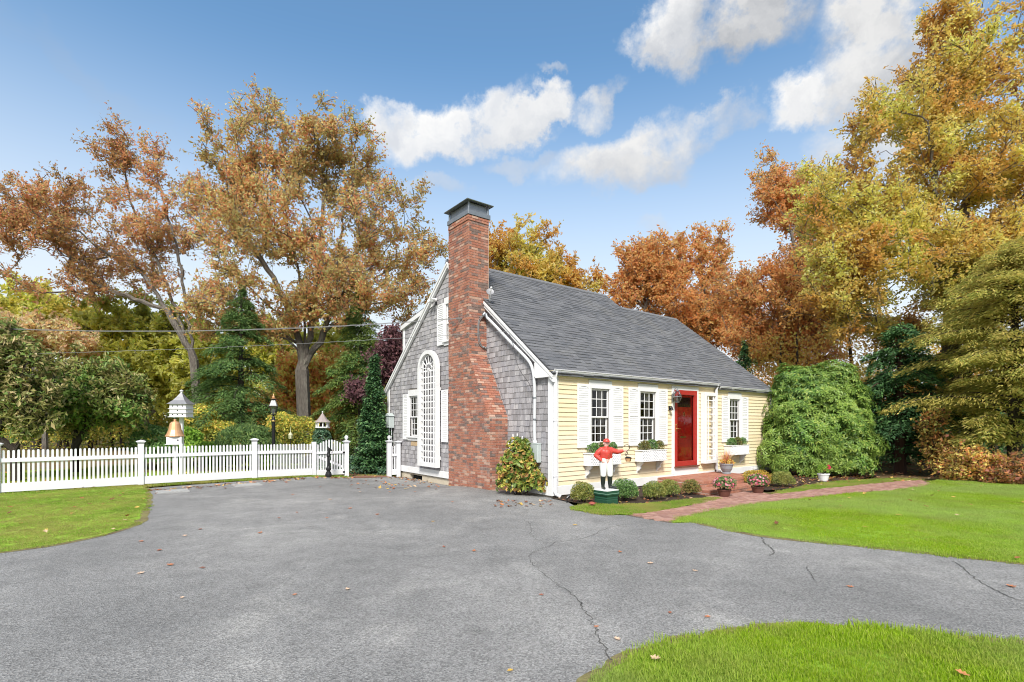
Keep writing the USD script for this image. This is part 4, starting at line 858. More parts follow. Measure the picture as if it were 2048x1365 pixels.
ff = [(i * 24 + j, i * 24 + (j + 1) % 24, (i + 1) * 24 + (j + 1) % 24, (i + 1) * 24 + j) for i in range(5) for j in range(24)]
v2 = np.array(vv); obj("bowl", MB().raw(np.vstack([v2, v2 - dd * .008]), np.vstack([ff, np.array(ff)[:, ::-1] + len(v2)])), LEAD, DI)
obj("arm", MB().tube([(-.1, -.12, .02), (-.06, -.04, -.14), (-.02, 0, -.16)], .016, 8).tube([(-.1, -.12, -.1), np.array((-.1, -.12, -.06)) + dd * .26], .01, 6).ball(np.array((-.1, -.12, -.04)) + dd * .27, .028, 1), WHITE, DI)
CO = house_thing("electric_meter_box", "grey electric meter box on the shingles between vine and corner", "meter box", 0, .49, .70)
obj("box", MB().cbox((-.135, -.135, 0), (-.02, .135, .45), .012).cbox((-.142, -.142, .43), (-.02, .142, .452), .006), GREYBOX, CO)
obj("latch", MB().cbox((-.15, -.02, .03), (-.135, .02, .08)), GREYMETAL, CO)
CN = house_thing("service_conduit", "grey service conduit rising from the meter box and bending up along the rake", "conduit", 0, 0, 0)
cp = [(-.08, .52, 1.16), (-.08, .53, 1.9), (-.08, .54, 2.55), (-.085, .57, 2.78), (-.09, .66, 3.0), (-.095, .82, 3.16), (-.1, 1.3, 3.52), (-.1, 1.9, 3.98), (-.1, 2.46, 4.40)]
obj("pipe", MB().tube(smooth_line(cp, 4), .036, 10).lathe([(.055, 0), (.055, .03), (.04, .06)], 12, (-.08, .52, 1.155)), PVC, CN)
obj("weather_head", MB().tube([(-.1, 2.44, 4.38), (-.1, 2.50, 4.47), (-.12, 2.52, 4.51), (-.17, 2.53, 4.44)], [.045, .055, .055, .04], 10), GREYMETAL, CN)
for z, y in ((1.7, .525), (2.2, .535)): obj("clamp", MB().lathe([(.041, -.02), (.043, -.018), (.043, .018), (.041, .02)], 12, (-.08, y, z)), GREYMETAL, CN)
on_house("cable_loop", MB().tube(smooth_line([(-.17, 2.50, 4.43), (-.25, 2.57, 4.36), (-.30, 2.57, 4.1), (-.30, 2.57, 3.85), (-.22, 2.57, 3.66), (-.08, 2.57, 3.60), (.02, 2.57, 3.72), (.03, 2.57, 4.0), (-.02, 2.57, 4.3), (-.1, 2.50, 4.40)], 6), .011, 6).tube(smooth_line([(-.17, 2.51, 4.42), (-.24, 2.575, 4.3), (-.27, 2.575, 4.05), (-.25, 2.575, 3.82), (-.14, 2.575, 3.62), (-.04, 2.575, 3.58)], 6), .011, 6).ball((-.12, 2.565, 3.62), .035, 1).ball((-.06, 2.567, 3.60), .03, 1), CABLE_G, "loop of grey service cable hanging on the brick chimney", "cable")
on_house("phone_wire", MB().tube(smooth_line([(-.14, 1.42, 3.80), (-.14, 1.2, 3.3), (-.13, 1.1, 3.0), (-.12, .9, 2.75), (-.12, .62, 2.45), (-.12, .59, 2.0), (-.12, .58, 1.2)], 5), .006, 5), CABLE, "thin black wire hanging beside the grey conduit on the gable", "wire")
HB = house_thing("gas_meter_box", "small grey house-shaped utility box on the gable corner above the fence post", "utility box", 0, 8.45, 1.45)
obj("box", MB().cbox((-.22, -.16, 0), (-.03, .16, .42), .01).prism([(-.19, .42), (.19, .42), (.0, .53)], 0, -.24, -.03), GREYBOX, HB)
obj("pipe", MB().tube([(-.12, .05, 0), (-.12, .05, -1.7)], .025, 8).tube([(-.1, -.08, 0), (-.1, -.08, -1.7)], .018, 8), PVC, HB)
# two overhead wires from a pole outside the picture
def wire(a, b, sag, r):
    q = np.linspace(0, 1, 60)[:, None]; p = a + (b - a) * q; p[:, 2] -= (4 * sag * q * (1 - q))[:, 0]; return MB().tube(p, r, 5)
wv = MB(); A = P(-420, 628, 15.0); B = HP(-.18, 2.53, 4.42)
for i in range(3):
    o = np.array([0, 0.015 * math.cos(i * 2.1), .012 * math.sin(i * 2.1)]); wv.add(wire(A + o, B + o, .45, .005).arrays())
obj("service_wire", wv, CABLE_G, None, "upper overhead wire, a thick twisted cable running to the chimney", "wire")
obj("service_wire", wire(P(-420, 712, 15.0), HP(-.14, 1.46, 3.88), .18, .0055), CABLE_G, None, "lower overhead wire, a thin line running to the white rake board", "wire")

# vine on a fan trellis at the gable, brick edging by the corner
VT = house_thing("fan_trellis", "small white fan trellis poking out above the vine by the meter box", "trellis", -.30, .95, -.05)
for a, hh in ((-.30, 1.22), (-.12, 1.40), (.05, 1.42), (.24, 1.36)):
    obj("stake", MB().tube([(0, a * .25, 0), (-.0, -a * 1.0, hh)], .016, 4), WHITE, VT)
obj("cross_bar", MB().tube([(.02, .30, 1.08), (.02, -.10, 1.08)], .014, 4).tube([(.02, .22, .8), (.02, -.16, .8)], .014, 4), WHITE, VT)
ED = house_thing("brick_edging", "short row of bricks edging the flower bed at the house corner", "edging", 0, 0, 0)
for i in range(4): obj("brick", MB().cbox((-.28 + i * .21, -.42 - i * .10, -.16), (-.08 + i * .21, -.33 - i * .10, -.07)), SB[i % 5], ED)

# ------------------------------------------------------------------ picket fence, gate, posts
FT, RJ = 7.75, np.random.default_rng(31)
def picket(mb, s, z0, z1, w=.0225): 
    mb.hexa([(s - w, FT - .0, z0), (s + w, FT, z0), (s + w, FT + .022, z0), (s - w, FT + .022, z0), (s - w, FT, z1 - .025), (s + w, FT, z1 - .025), (s + w, FT + .022, z1 - .025), (s - w, FT + .022, z1 - .025)])
    return mb.prism([(s - w, z1 - .025), (s + w, z1 - .025), (s + w * .7, z1 - .008), (s, z1), (s - w * .7, z1 - .008)], 1, FT, FT + .022)
def ztop(s): x, y = hw(s, FT); return float(gz(x, y))
FE = house_thing("picket_fence", "long white picket fence along the lawn from the left edge to the garden gate", "fence", 0, 0, 0)
def post_mesh(s, h=1.10, w=.065, ball=False):
    z = ztop(s); m = MB().cbox((s - w, FT + .011 - w, z - .2), (s + w, FT + .011 + w, z + h), .006)
    for a, b, ww in ((h, h + .03, w + .02), (h + .03, h + .05, w + .04)): m.cbox((s - ww, FT + .011 - ww, z + a), (s + ww, FT + .011 + ww, z + b), .005)
    q = w + .04; c = FT + .011
    m.raw([(s - q, c - q, z + h + .0505), (s + q, c - q, z + h + .0505), (s + q, c + q, z + h + .0505), (s - q, c + q, z + h + .0505), (s, c, z + h + .085)], np.array([(0, 1, 4), (1, 2, 4), (2, 3, 4), (3, 0, 4), (0, 2, 1), (0, 3, 2)]))
    if ball: m.lathe([(.022, h + .06), (.02, h + .10), (.05, h + .13), (.062, h + .17), (.05, h + .215), (.02, h + .235)], 14, (s, c, z))
    return m
pst = [-12.6, -9.95, -7.30, -4.63, -1.93]
for s in pst: obj("post", post_mesh(s, ball=s == -1.93), VINYL, FE)
def bay(s0, s1, par, n):
    za, zb_ = ztop(s0), ztop(s1)
    for lo, hi, d in ((.10 - .06, .24, .030), (.72, .81, .030)):
        obj("rail", MB().hexa([(s0, FT - d, za + lo), (s1, FT - d, zb_ + lo), (s1, FT - .001, zb_ + lo), (s0, FT - .001, za + lo), (s0, FT - d, za + hi), (s1, FT - d, zb_ + hi), (s1, FT - .001, zb_ + hi), (s0, FT - .001, za + hi)]), VINYL, par)
    for k in range(n):
        s = s0 + (s1 - s0) * (k + .5) / n; z = za + (zb_ - za) * (k + .5) / n
        obj("picket", picket(MB(), s + RJ.normal(0, .002), z + .18, z + 1.0 + RJ.normal(0, .004)), VINYL, par)
for a, b in zip(pst[:-2], pst[1:-1]): bay(a + .066, b - .066, FE, 30)
bay(pst[3] + .066, -3.02, FE, 18)
obj("post", MB().cbox((-3.01, FT - .05, ztop(-2.95) - .2), (-2.89, FT + .07, ztop(-2.95) + 1.06), .008), VINYL, FE)
GA = house_thing("garden_gate", "white picket gate with arched top behind the black hitching post", "gate", 0, 0, 0)
g0, g1 = -2.875, -2.01; zg = ztop(-2.4)
for k in range(10):
    s = g0 + (g1 - g0) * (k + .5) / 10; obj("picket", picket(MB(), s, zg + .10, zg + 1.0 + .17 * math.sin(math.pi * (k + .5) / 10)), VINYL, GA)
for lo, hi in ((.05, .22), (.72, .80)): obj("rail", MB().cbox((g0, FT - .03, zg + lo), (g1, FT - .001, zg + hi), .005), VINYL, GA)
obj("brace", MB().hexa([(g0 + .02, FT + .023, zg + .62), (g1 - .02, FT + .023, zg + .24), (g1 - .02, FT + .045, zg + .24), (g0 + .02, FT + .045, zg + .62), (g0 + .02, FT + .023, zg + .70), (g1 - .02, FT + .023, zg + .32), (g1 - .02, FT + .045, zg + .32), (g0 + .02, FT + .045, zg + .70)]), VINYL, GA)
obj("hinge", MB().cbox((g1 - .05, FT - .04, zg + .10), (g1 + .03, FT - .031, zg + .15)).cbox((g1 - .05, FT - .04, zg + .73), (g1 + .03, FT - .031, zg + .78)), BLACK, GA)
SF = house_thing("picket_fence", "short piece of white fence with two posts against the gable corner", "fence", 0, 0, 0)
obj("post", post_mesh(-.46, ball=True, h=1.16), VINYL, SF); obj("post", post_mesh(-.13, h=1.16), VINYL, SF)
z = ztop(-.3)
for lo, hi in ((.06, .26), (.70, .78)): obj("rail", MB().cbox((-.39, FT - .028, z + lo), (-.20, FT, z + hi), .004), VINYL, SF)
for s in (-.35, -.26): obj("picket", picket(MB(), s, z + .15, z + 1.05, .02), VINYL, SF)
# black iron hitching post with horse head top, in front of the gate
hx, hy = gp(657, 955); 
HI = thing("hitching_post", "black cast iron hitching post in front of the white garden gate", "hitching post", (hx, hy, gz(hx, hy)), .6)
obj("shaft", MB().lathe([(.10, 0), (.10, .10), (.085, .12), (.075, .16), (.06, .17), (.055, .20), (.075, .23), (.08, .28), (.06, .31), (.045, .34), (.038, .62), (.06, .64), (.065, .68), (.05, .71), (.042, .74)], 12), BLACK, HI)
hh = MB().add(m3.Manifold.batch_hull([m3.Manifold.sphere(.045, 14).translate((0, 0, .74)), m3.Manifold.sphere(.036, 14).translate((.015, 0, .86))])).add(m3.Manifold.batch_hull([m3.Manifold.sphere(.036, 14).translate((.01, 0, .875)), m3.Manifold.sphere(.022, 14).translate((.095, 0, .83))]))
for y in (-.018, .018): hh.add(m3.Manifold.batch_hull([m3.Manifold.sphere(.010, 8).translate((-.005, y, .90)), m3.Manifold.sphere(.004, 8).translate((0, y, .94))]))
obj("horse_head", hh, BLACK, HI)
obj("ring", MB().tube([(.10 + .03 * math.cos(a), 0, .78 + .03 * math.sin(a)) for a in np.linspace(0, 2 * np.pi, 15)], .005, 5), BLACK, HI)

# garden lamp post behind the fence
LY = 17.2; lx = (547 - 1024) / FPX * LY; lz = float(gz(lx, LY))
LP = thing("lamp_post", "black lamp post with gas-style lantern and brass finial behind the fence", "lamp post", (lx, LY, lz), .3)
zl = lambda v: HC - (v - HOR) / FPX * LY - lz
obj("post", MB().lathe([(.055, -.1), (.055, zl(846)), (.07, zl(845)), (.07, zl(840)), (.05, zl(838)), (.05, zl(836)), (.03, zl(832)), (.045, zl(830))], 14), BLACK, LP)
obj("band", MB().lathe([(.072, zl(844)), (.076, zl(843)), (.076, zl(842)), (.072, zl(841))], 14), BRASS, LP)
zb_, zm_, ze = zl(830), zl(813), zl(801); sq = math.pi / 4
obj("lantern_glass", MB().lathe([(.095, zb_ + .02), (.155, zm_ - .01)], 4, phase=sq), GLASS, LP)
lf = MB()
for k in range(4):
    a = sq + k * math.pi / 2; c, s = math.cos(a), math.sin(a)
    lf.tube([(.10 * c, .10 * s, zb_), (.165 * c, .165 * s, zm_)], .010, 5).tube([(.165 * c, .165 * s, zm_), (.08 * c, .08 * s, ze)], .010, 5)
lf.lathe([(.10, zb_ - .01), (.115, zb_ + .01), (.10, zb_ + .02)], 4, phase=sq).lathe([(.18, zm_ - .015), (.195, zm_), (.18, zm_ + .02)], 4, phase=sq).lathe([(.08, ze), (.09, ze + .02), (.05, ze + .05)], 8)
obj("lantern_frame", lf, BLACK, LP)
obj("lantern_roof", MB().lathe([(.168, zm_ + .021), (.082, ze - .001)], 4, phase=sq), FROST, LP)
obj("bulb", MB().lathe([(.02, zb_ + .02), (.03, zb_ + .05), (.055, zb_ + .12), (.04, zb_ + .19), (.01, zb_ + .21)], 12), FROST, LP)
obj("finial", MB().lathe([(.07, ze + .051), (.075, ze + .065), (.035, ze + .09), (.05, ze + .11), (.02, ze + .15), (.025, ze + .17), (.002, ze + .23)], 12), COPPER, LP)

# bird houses behind the fence
def bh(name, label, u, vb, Y, rot=.5):
    x = (u - 1024) / FPX * Y; return thing(name, label, "birdhouse", (x, Y, float(gz(x, Y))), rot), (lambda v: HC - (v - HOR) / FPX * Y - float(gz(x, Y))), Y / FPX
b, zz, px = bh("bird_house", "white three-storey birdhouse with flared grey roof on a white post", 363, 0, 15.6, .12)
hw_ = 15.0 * px; fl = [zz(834.5), zz(826), zz(818), zz(809)]
obj("post", MB().cbox((-.05, -.05, -.1), (.05, .05, fl[0])), WHITE, b)
bx_ = MB()
for lo, hi in zip(fl[:-1], fl[1:]): bx_.cbox((-hw_, -hw_, lo + .011), (hw_, hw_, hi), .004).cbox((-hw_ - .03, -hw_ - .03, lo - .010), (hw_ + .03, hw_ + .03, lo + .010), .004)
obj("house_box", bx_, WHITE, b)
for lo, hi, xs in ((fl[0], fl[1], (-.6, 0, .6)), (fl[1], fl[2], (0,)), (fl[2], fl[3], (-.6, 0, .6))):
    for q in xs: obj("entrance_hole", MB().tube([(q * hw_, -hw_ - .004, (lo + hi) / 2 + .005), (q * hw_, -hw_ + .01, (lo + hi) / 2 + .005)], .018, 12), DARK, b)
obj("roof", MB().lathe([(hw_ * 1.75, fl[3]), (hw_ * 1.6, fl[3] + .025), (hw_ * 1.0, fl[3] + .12), (hw_ * .55, fl[3] + .23), (.03, zz(786))], 4, phase=sq), LEAD, b)
obj("finial", MB().lathe([(.03, zz(786.5)), (.02, zz(785)), (.05, zz(783)), (.045, zz(781)), (.01, zz(780))], 12), WHITE, b)
b, zz, px = bh("bird_house", "white birdhouse under a copper bell-shaped roof, left of the tall birdhouse", 350, 0, 14.6, .45)
hw_ = 13.0 * px
obj("post", MB().cbox((-.05, -.05, -.1), (.05, .05, zz(889))), WHITE, b)
obj("house_box", MB().cbox((-hw_, -hw_, zz(888)), (hw_, hw_, zz(874)), .005).cbox((-hw_ - .03, -hw_ - .03, zz(889.5)), (hw_ + .03, hw_ + .03, zz(888) - .001), .004), WHITE, b)
obj("entrance_hole", MB().tube([(.5 * hw_, -hw_ - .004, zz(880.5)), (.5 * hw_, -hw_ + .01, zz(880.5))], .02, 12), DARK, b)
k = px
obj("bell_roof", MB().lathe([(17.0 * k, zz(873.5)), (17.2 * k, zz(872.5)), (14.5 * k, zz(868)), (11.5 * k, zz(860)), (10.2 * k, zz(853)), (9.2 * k, zz(848)), (6.5 * k, zz(844.5)), (2.5 * k, zz(843)), (2.2 * k, zz(841.5)), (3.0 * k, zz(840)), (1.0 * k, zz(838.5))], 22), COPPER, b)
b, zz, px = bh("bird_feeder", "gazebo bird feeder with flared taupe roof on a post wrapped in ivy", 645, 0, 17.6, .2)
b.SetCustomDataByKey("category", "bird feeder"); k = px
obj("post", MB().cbox((-.05, -.05, -.1), (.05, .05, zz(858))), WHITE, b)
obj("tray", MB().lathe([(12.5 * k, zz(857)), (14.5 * k, zz(856)), (14.5 * k, zz(854.5)), (12.5 * k, zz(854))], 8), WHITE, b)
for i in range(8):
    a = i * math.pi / 4 + .2; obj("pillar", MB().tube([(11.5 * k * math.cos(a), 11.5 * k * math.sin(a), zz(854)), (11.5 * k * math.cos(a), 11.5 * k * math.sin(a), zz(845.5))], .022, 6), WHITE, b)
obj("seed_column", MB().lathe([(5 * k, zz(854)), (5 * k, zz(846))], 10), SOIL, b)
TAUPE = mat("taupe_roof", (.30, .25, .235), .6, .1)
obj("roof", MB().lathe([(15.8 * k, zz(845)), (15 * k, zz(844)), (10 * k, zz(840)), (5.5 * k, zz(834)), (2.5 * k, zz(829)), (1.0 * k, zz(827))], 8), TAUPE, b)
obj("finial", MB().lathe([(1 * k, zz(827)), (.6 * k, zz(826)), (1.6 * k, zz(824.5)), (.4 * k, zz(823))], 10), WHITE, b)
b, zz, px = bh("bird_house", "tiny pale green birdhouse on a thin pole in the yellow shrub", 581, 0, 16.9, .3); k = px
obj("pole", MB().tube([(0, 0, 0), (0, 0, zz(877))], .012, 6), BLACK, b)
PG = mat("pale_green_paint", (.52, .52, .32), .6, .1)
obj("house_box", MB().lathe([(3.6 * k, zz(877.5)), (3.6 * k, zz(871))], 6), PG, b)
obj("roof", MB().lathe([(4.6 * k, zz(871)), (3.5 * k, zz(868.5)), (1 * k, zz(865)), (.4 * k, zz(857)), (.1 * k, zz(853))], 6), PG, b)
for q in (-.5, .5): obj("entrance_hole", MB().tube([(q * 3.2 * k, -3.3 * k, zz(874.5)), (q * 3.2 * k, -2.6 * k, zz(874.5))], .014, 8), DARK, b)
# drain grates in the driveway
for u, v, lb in ((345, 984, "pale concrete drain slab in the asphalt nearer the left lawn"), (494, 971, "pale concrete drain slab in the asphalt below the second fence post")):
    x, y = gp(u, v); GR = thing("drain_grate", lb, "drain", (x, y, gz(x, y) + .004), TH, group="drain slabs in the driveway by the fence")
    sl_ = box3((-.32, -.30, -.05), (.32, .30, .018))
    for i in range(7): sl_ -= box3((-.27 + i * .08, -.26, -.0), (-.225 + i * .08, -.17, .05))
    obj("slab", MB().add(sl_), mat("drain_concrete", (.33, .33, .32), .85, .2), GR)
    obj("slot_floor", MB().box((-.28, -.27, -.02), (.31, -.16, -.004)), DARK, GR)
# little things in the bed
x, y = gp(1184, 1015); MU = thing("garden_ornament", "small red toadstool ornament in front of the left boxwood ball", "ornament", (x, y, gz(x, y)), 0)
REDORN = mat("red_ornament", (.30, .075, .05), .6, .15)
obj("stem", MB().lathe([(.035, -.02), (.03, .04), (.02, .07)], 12), REDORN, MU); obj("cap", MB().lathe([(.02, .065), (.07, .07), (.065, .085), (.035, .105), (.004, .11)], 16), REDORN, MU)
x, y = gp(1134, 1006); SP = thing("garden_spotlight", "small black garden spotlight at the bed's edge by the downspout", "spotlight", (x, y, gz(x, y)), .6)
obj("spike", MB().tube([(0, 0, -.05), (0, 0, .09)], .012, 8), BLACK, SP); obj("head", MB().tube([(-.01, 0, .09), (.03, .0, .12), (.06, 0, .14)], [.02, .03, .034], 12), BLACK, SP)

# ------------------------------------------------------------------ plants
def unit(v): return v / np.maximum(np.linalg.norm(v, axis=-1, keepdims=True), 1e-9)
def leaf_quads(c, d, nrm, L, W, rng, fold=.25):
    """one folded leaf of four corners for every centre c, along d, facing nrm"""
    n = len(c); d = unit(d); sd = unit(np.cross(d, nrm)); up = np.cross(sd, d); L = np.broadcast_to(L, (n,))[:, None]; W = np.broadcast_to(W, (n,))[:, None]
    v = np.stack([c - d * L * .5, c + sd * W * .5 + up * W * fold + d * L * .05, c + d * L * .5 - up * L * .08, c - sd * W * .5 + up * W * fold + d * L * .05], 1).reshape(-1, 3)
    k = np.arange(n)[:, None] * 4
    return v, np.vstack([k + [0, 1, 2], k + [0, 2, 3]]), np.repeat(rng.uniform(size=n), 4)
def rand_dirs(n, rng): return unit(rng.normal(size=(n, 3)))
def join(parts):
    vs, fs, ts, n = [], [], [], 0
    for p in parts: vs.append(p[0]); fs.append(p[1] + n); ts.append(p[2] if len(p) > 2 else np.zeros(len(p[0]))); n += len(p[0])
    return np.vstack(vs), np.vstack(fs), np.concatenate(ts)

def skeleton(base, fork, tips, r0, rng, seg=.7, pathw=.3, lean=None, limbs=(), rtip=.011, power=.6, sides=6):
    """trunk from base to fork, then limbs reaching every tip; returns a branch mesh and the direction in which each tip grows"""
    n0 = max(4, int(np.linalg.norm(fork - base) / seg)); q = np.linspace(0, 1, n0)[:, None]
    nodes = list(base + (fork - base) * q + np.sin(q * np.pi) * (np.zeros(3) if lean is None else lean)); par = [-1] + list(range(n0 - 1)); plen = [0.0] * n0
    for i in range(1, n0): plen[i] = plen[i - 1] + np.linalg.norm(nodes[i] - nodes[i - 1])
    for lb in limbs:                                         # main limbs that the photograph shows
        lb = np.array(lb, float); lb[1:, 1] += rng.normal(0, .9) * np.linspace(.2, 1.6, len(lb) - 1); pts = smooth_line(lb, 5); j = int(np.argmin(np.linalg.norm(np.array(nodes) - pts[0], axis=1))); prev = j
        for pt in pts[1:]: nodes.append(pt + rng.normal(0, .04, 3)); par.append(prev); plen.append(plen[prev] + np.linalg.norm(nodes[-1] - nodes[prev])); prev = len(nodes) - 1
    lo = max(1, n0 // 2); order = np.argsort(np.linalg.norm(tips - fork, axis=1) + rng.uniform(0, 1.0, len(tips))); gdir = np.zeros_like(tips); ends = np.zeros(len(tips), int)
    for ti in order:
        tip = tips[ti]; A = np.array(nodes); d = A - tip; dist = np.linalg.norm(d, axis=1)
        cost = dist + pathw * np.array(plen) + 1.1 * np.maximum(0, d[:, 2] + .25 * dist); cost[:lo] += 50
        j = int(np.argmin(cost)); p = nodes[j]; vec = tip - p; ln = np.linalg.norm(vec)
        k = max(1, int(ln / seg)); prev = j; bow = np.array([0, 0, .10 * ln]) + rng.normal(0, .05 * ln, 3)
        if par[j] >= 0: bow = bow + .12 * ln * unit(nodes[j] - nodes[par[j]])
        for i in range(1, k + 1):
            t = i / k; pt = p + vec * t + bow * 4 * t * (1 - t) * .5 + (rng.normal(0, .035, 3) if i < k else 0)
            nodes.append(pt); par.append(prev); plen.append(plen[prev] + ln / k); prev = len(nodes) - 1
        ends[ti] = prev; gdir[ti] = nodes[prev] - nodes[par[prev]]
    N = np.array(nodes); m = len(N); load = np.zeros(m); load[ends] += 1
    for i in range(m - 1, 0, -1): load[par[i]] += load[i]
    rad = np.maximum(rtip, r0 * (load / load[0]) ** power); rad[0] *= 1.25
    if n0 > 2: rad[1] *= 1.1
    kids = {}
    for i in range(1, m): kids.setdefault(par[i], []).append(i)
    mb = MB(); stack = [0]; done = set()
    starts = [0]
    while starts:
        s = starts.pop(); chain = [s] if par[s] < 0 else [par[s], s]; c = s
        while c in kids:
            ks = sorted(kids[c], key=lambda i: -rad[i]); starts += ks[1:]; c = ks[0]; chain.append(c)
        rr_ = rad[chain].copy()
        if par[s] >= 0: rr_[0] = min(rad[par[s]], rad[s] * 1.25)
        mb.tube(N[chain], rr_, sides if rr_.max() > .035 else 4, caps=False)
    return mb, unit(gdir)

def crown_points(ell, n, rng, shell=.55, gap=None, gseed=0):
    """points spread through a union of ellipsoids (centre, radii), emptier where a noise is low"""
    vol = np.array([np.prod(e[1]) ** .8 for e in ell]); out = []
    while len(out) < n:
        c, r = ell[rng.choice(len(ell), p=vol / vol.sum())]
        p = np.array(c) + np.array(r) * rand_dirs(1, rng)[0] * rng.uniform() ** shell
        if gap is not None and meshkit.noise((p * gap[0])[None], gseed)[0] < gap[1]: continue
        out.append(p)
    return np.array(out)
def E(u, v, Y, ru, rv, rd=None):                             # an ellipsoid of a crown: where it stands in the photograph, how far off, its half sizes
    k = Y / FPX; return (P(u, v, Y), (ru * k, rd if rd is not None else .8 * ru * k, rv * k))
def broadleaf(name, label, base, fork, ell, n, mats, seed, r0, twigs=7, per=11, tl=.75, L=.15, W=.09, gap=(.35, .36), bark=None, seg=.7, droop=.15, cat="tree", group=None, sides=6, spread=.085, trunkname="trunk", crownname="crown", pathw=.3, shell=.55, limbs=()):
    rng = np.random.default_rng(seed); tips = crown_points(ell, n, rng, shell, gap, seed); base, fork = np.asarray(base, float), np.asarray(fork, float)
    mb, gd = skeleton(base, fork, tips, r0, rng, seg, pathw, sides=sides, limbs=limbs)
    T = thing(name, label, cat, group=group)
    td = unit(np.repeat(gd, twigs, 0) * .9 + rand_dirs(n * twigs, rng) + [0, 0, .1]); tp = np.repeat(tips, twigs, 0) - np.repeat(gd, twigs, 0) * rng.uniform(0, .5, (n * twigs, 1)); ln = tl * rng.uniform(.5, 1.2, n * twigs)
    tw = leaf_quads(tp + td * ln[:, None] * .5, td, rand_dirs(len(tp), rng), ln, .014, rng, 0)
    mb.raw(tw[0], tw[1]); obj(trunkname, mb, bark or BARK, T)
    q = rng.uniform(.15, 1.08, (len(tp), per)); c = (tp[:, None] + td[:, None] * (ln[:, None] * q)[..., None]).reshape(-1, 3) + rng.normal(0, spread, (len(tp) * per, 3))
    d = np.repeat(td, per, 0) * .6 + rand_dirs(len(c), rng) - [0, 0, droop]; nrm = rand_dirs(len(c), rng) * .9 + [0, 0, .55]
    obj(crownname, leaf_quads(c, d, nrm, L * np.exp(rng.normal(0, .36, len(c))), W * np.exp(rng.normal(0, .33, len(c))), rng), mats, T)
    return T
def conifer(name, label, base, H, R, mats, seed, whorl=.42, r0=.2, first=.08, L=.26, W=.055, droop=.28, power=.85, dens=1.0, top=None, tilt=0.0, cat="tree", group=None, irregular=.3, bark=None, nb=6):
    """trunk, drooping boughs in tiers, sprays of needles along every bough"""
    rng = np.random.default_rng(seed); base = np.asarray(base, float); T = thing(name, label, cat, group=group); mb = MB()
    mb.tube([base - [0, 0, .2], base + [0, 0, H * .5], base + [0, 0, H]], [r0, r0 * .55, .012], 8)
    C, D = [], []; z = first * H
    while z < H * .985:
        f = (z - first * H) / (H * (1 - first)); rad = R * (1 - f) ** power * (1 if f > .12 else .72 + 2.3 * f)
        for b in range(rng.integers(nb - 2, nb + 1)):
            a = rng.uniform(0, 2 * np.pi); ln = max(.15, rad * rng.uniform(1 - irregular * 1.6, 1 + irregular * .55)); k = max(3, int(ln / .28)); q = np.linspace(0, 1, k + 1)[:, None]
            hd = np.array([math.cos(a), math.sin(a), 0]); p0 = base + [0, 0, z + rng.uniform(-.2, .2)]
            pts = p0 + hd * ln * q + np.array([0, 0, 1]) * ln * (tilt * q - droop * q ** 1.8 + .10 * np.sin(q * 3.1)) + rng.normal(0, .02, (k + 1, 3))
            mb.tube(pts, np.linspace(max(.008, .03 * ln / R + .008), .004, k + 1), 4, caps=False)
            m = int(ln * 62 * dens) + 6; s = rng.uniform(.12, 1.03, m) ** .8; w = (.10 + .34 * (1 - s)) * min(1.3, ln * .6 + .25) * 1.0
            side = np.array([-hd[1], hd[0], 0]); off = rng.normal(0, 1, m) * w
            idx = np.minimum((s * k).astype(int), k - 1); fr = (s * k - idx)[:, None]; fr = np.clip(fr, 0, 1.2)
            c = pts[idx] * (1 - fr) + pts[idx + 1] * fr + side * off[:, None] + np.array([0, 0, -1]) * (np.abs(off) * .25 + rng.normal(.02, .07, m))[:, None]
            C.append(c); D.append(hd * .8 + side * np.sign(off)[:, None] * .75 + [0, 0, -.35] + rng.normal(0, .28, (m, 3)))
        z += whorl * rng.uniform(.7, 1.2) * (1.0 if f < .7 else .7)
    C, D = np.vstack(C), np.vstack(D); nrm = rand_dirs(len(C), rng) * .6 + [0, 0, 1]
    obj("trunk", mb, bark or BARK_D, T); obj("needles", leaf_quads(C, D, nrm, L * rng.uniform(.6, 1.3, len(C)), W * rng.uniform(.7, 1.3, len(C)), rng, .1), mats, T); return T
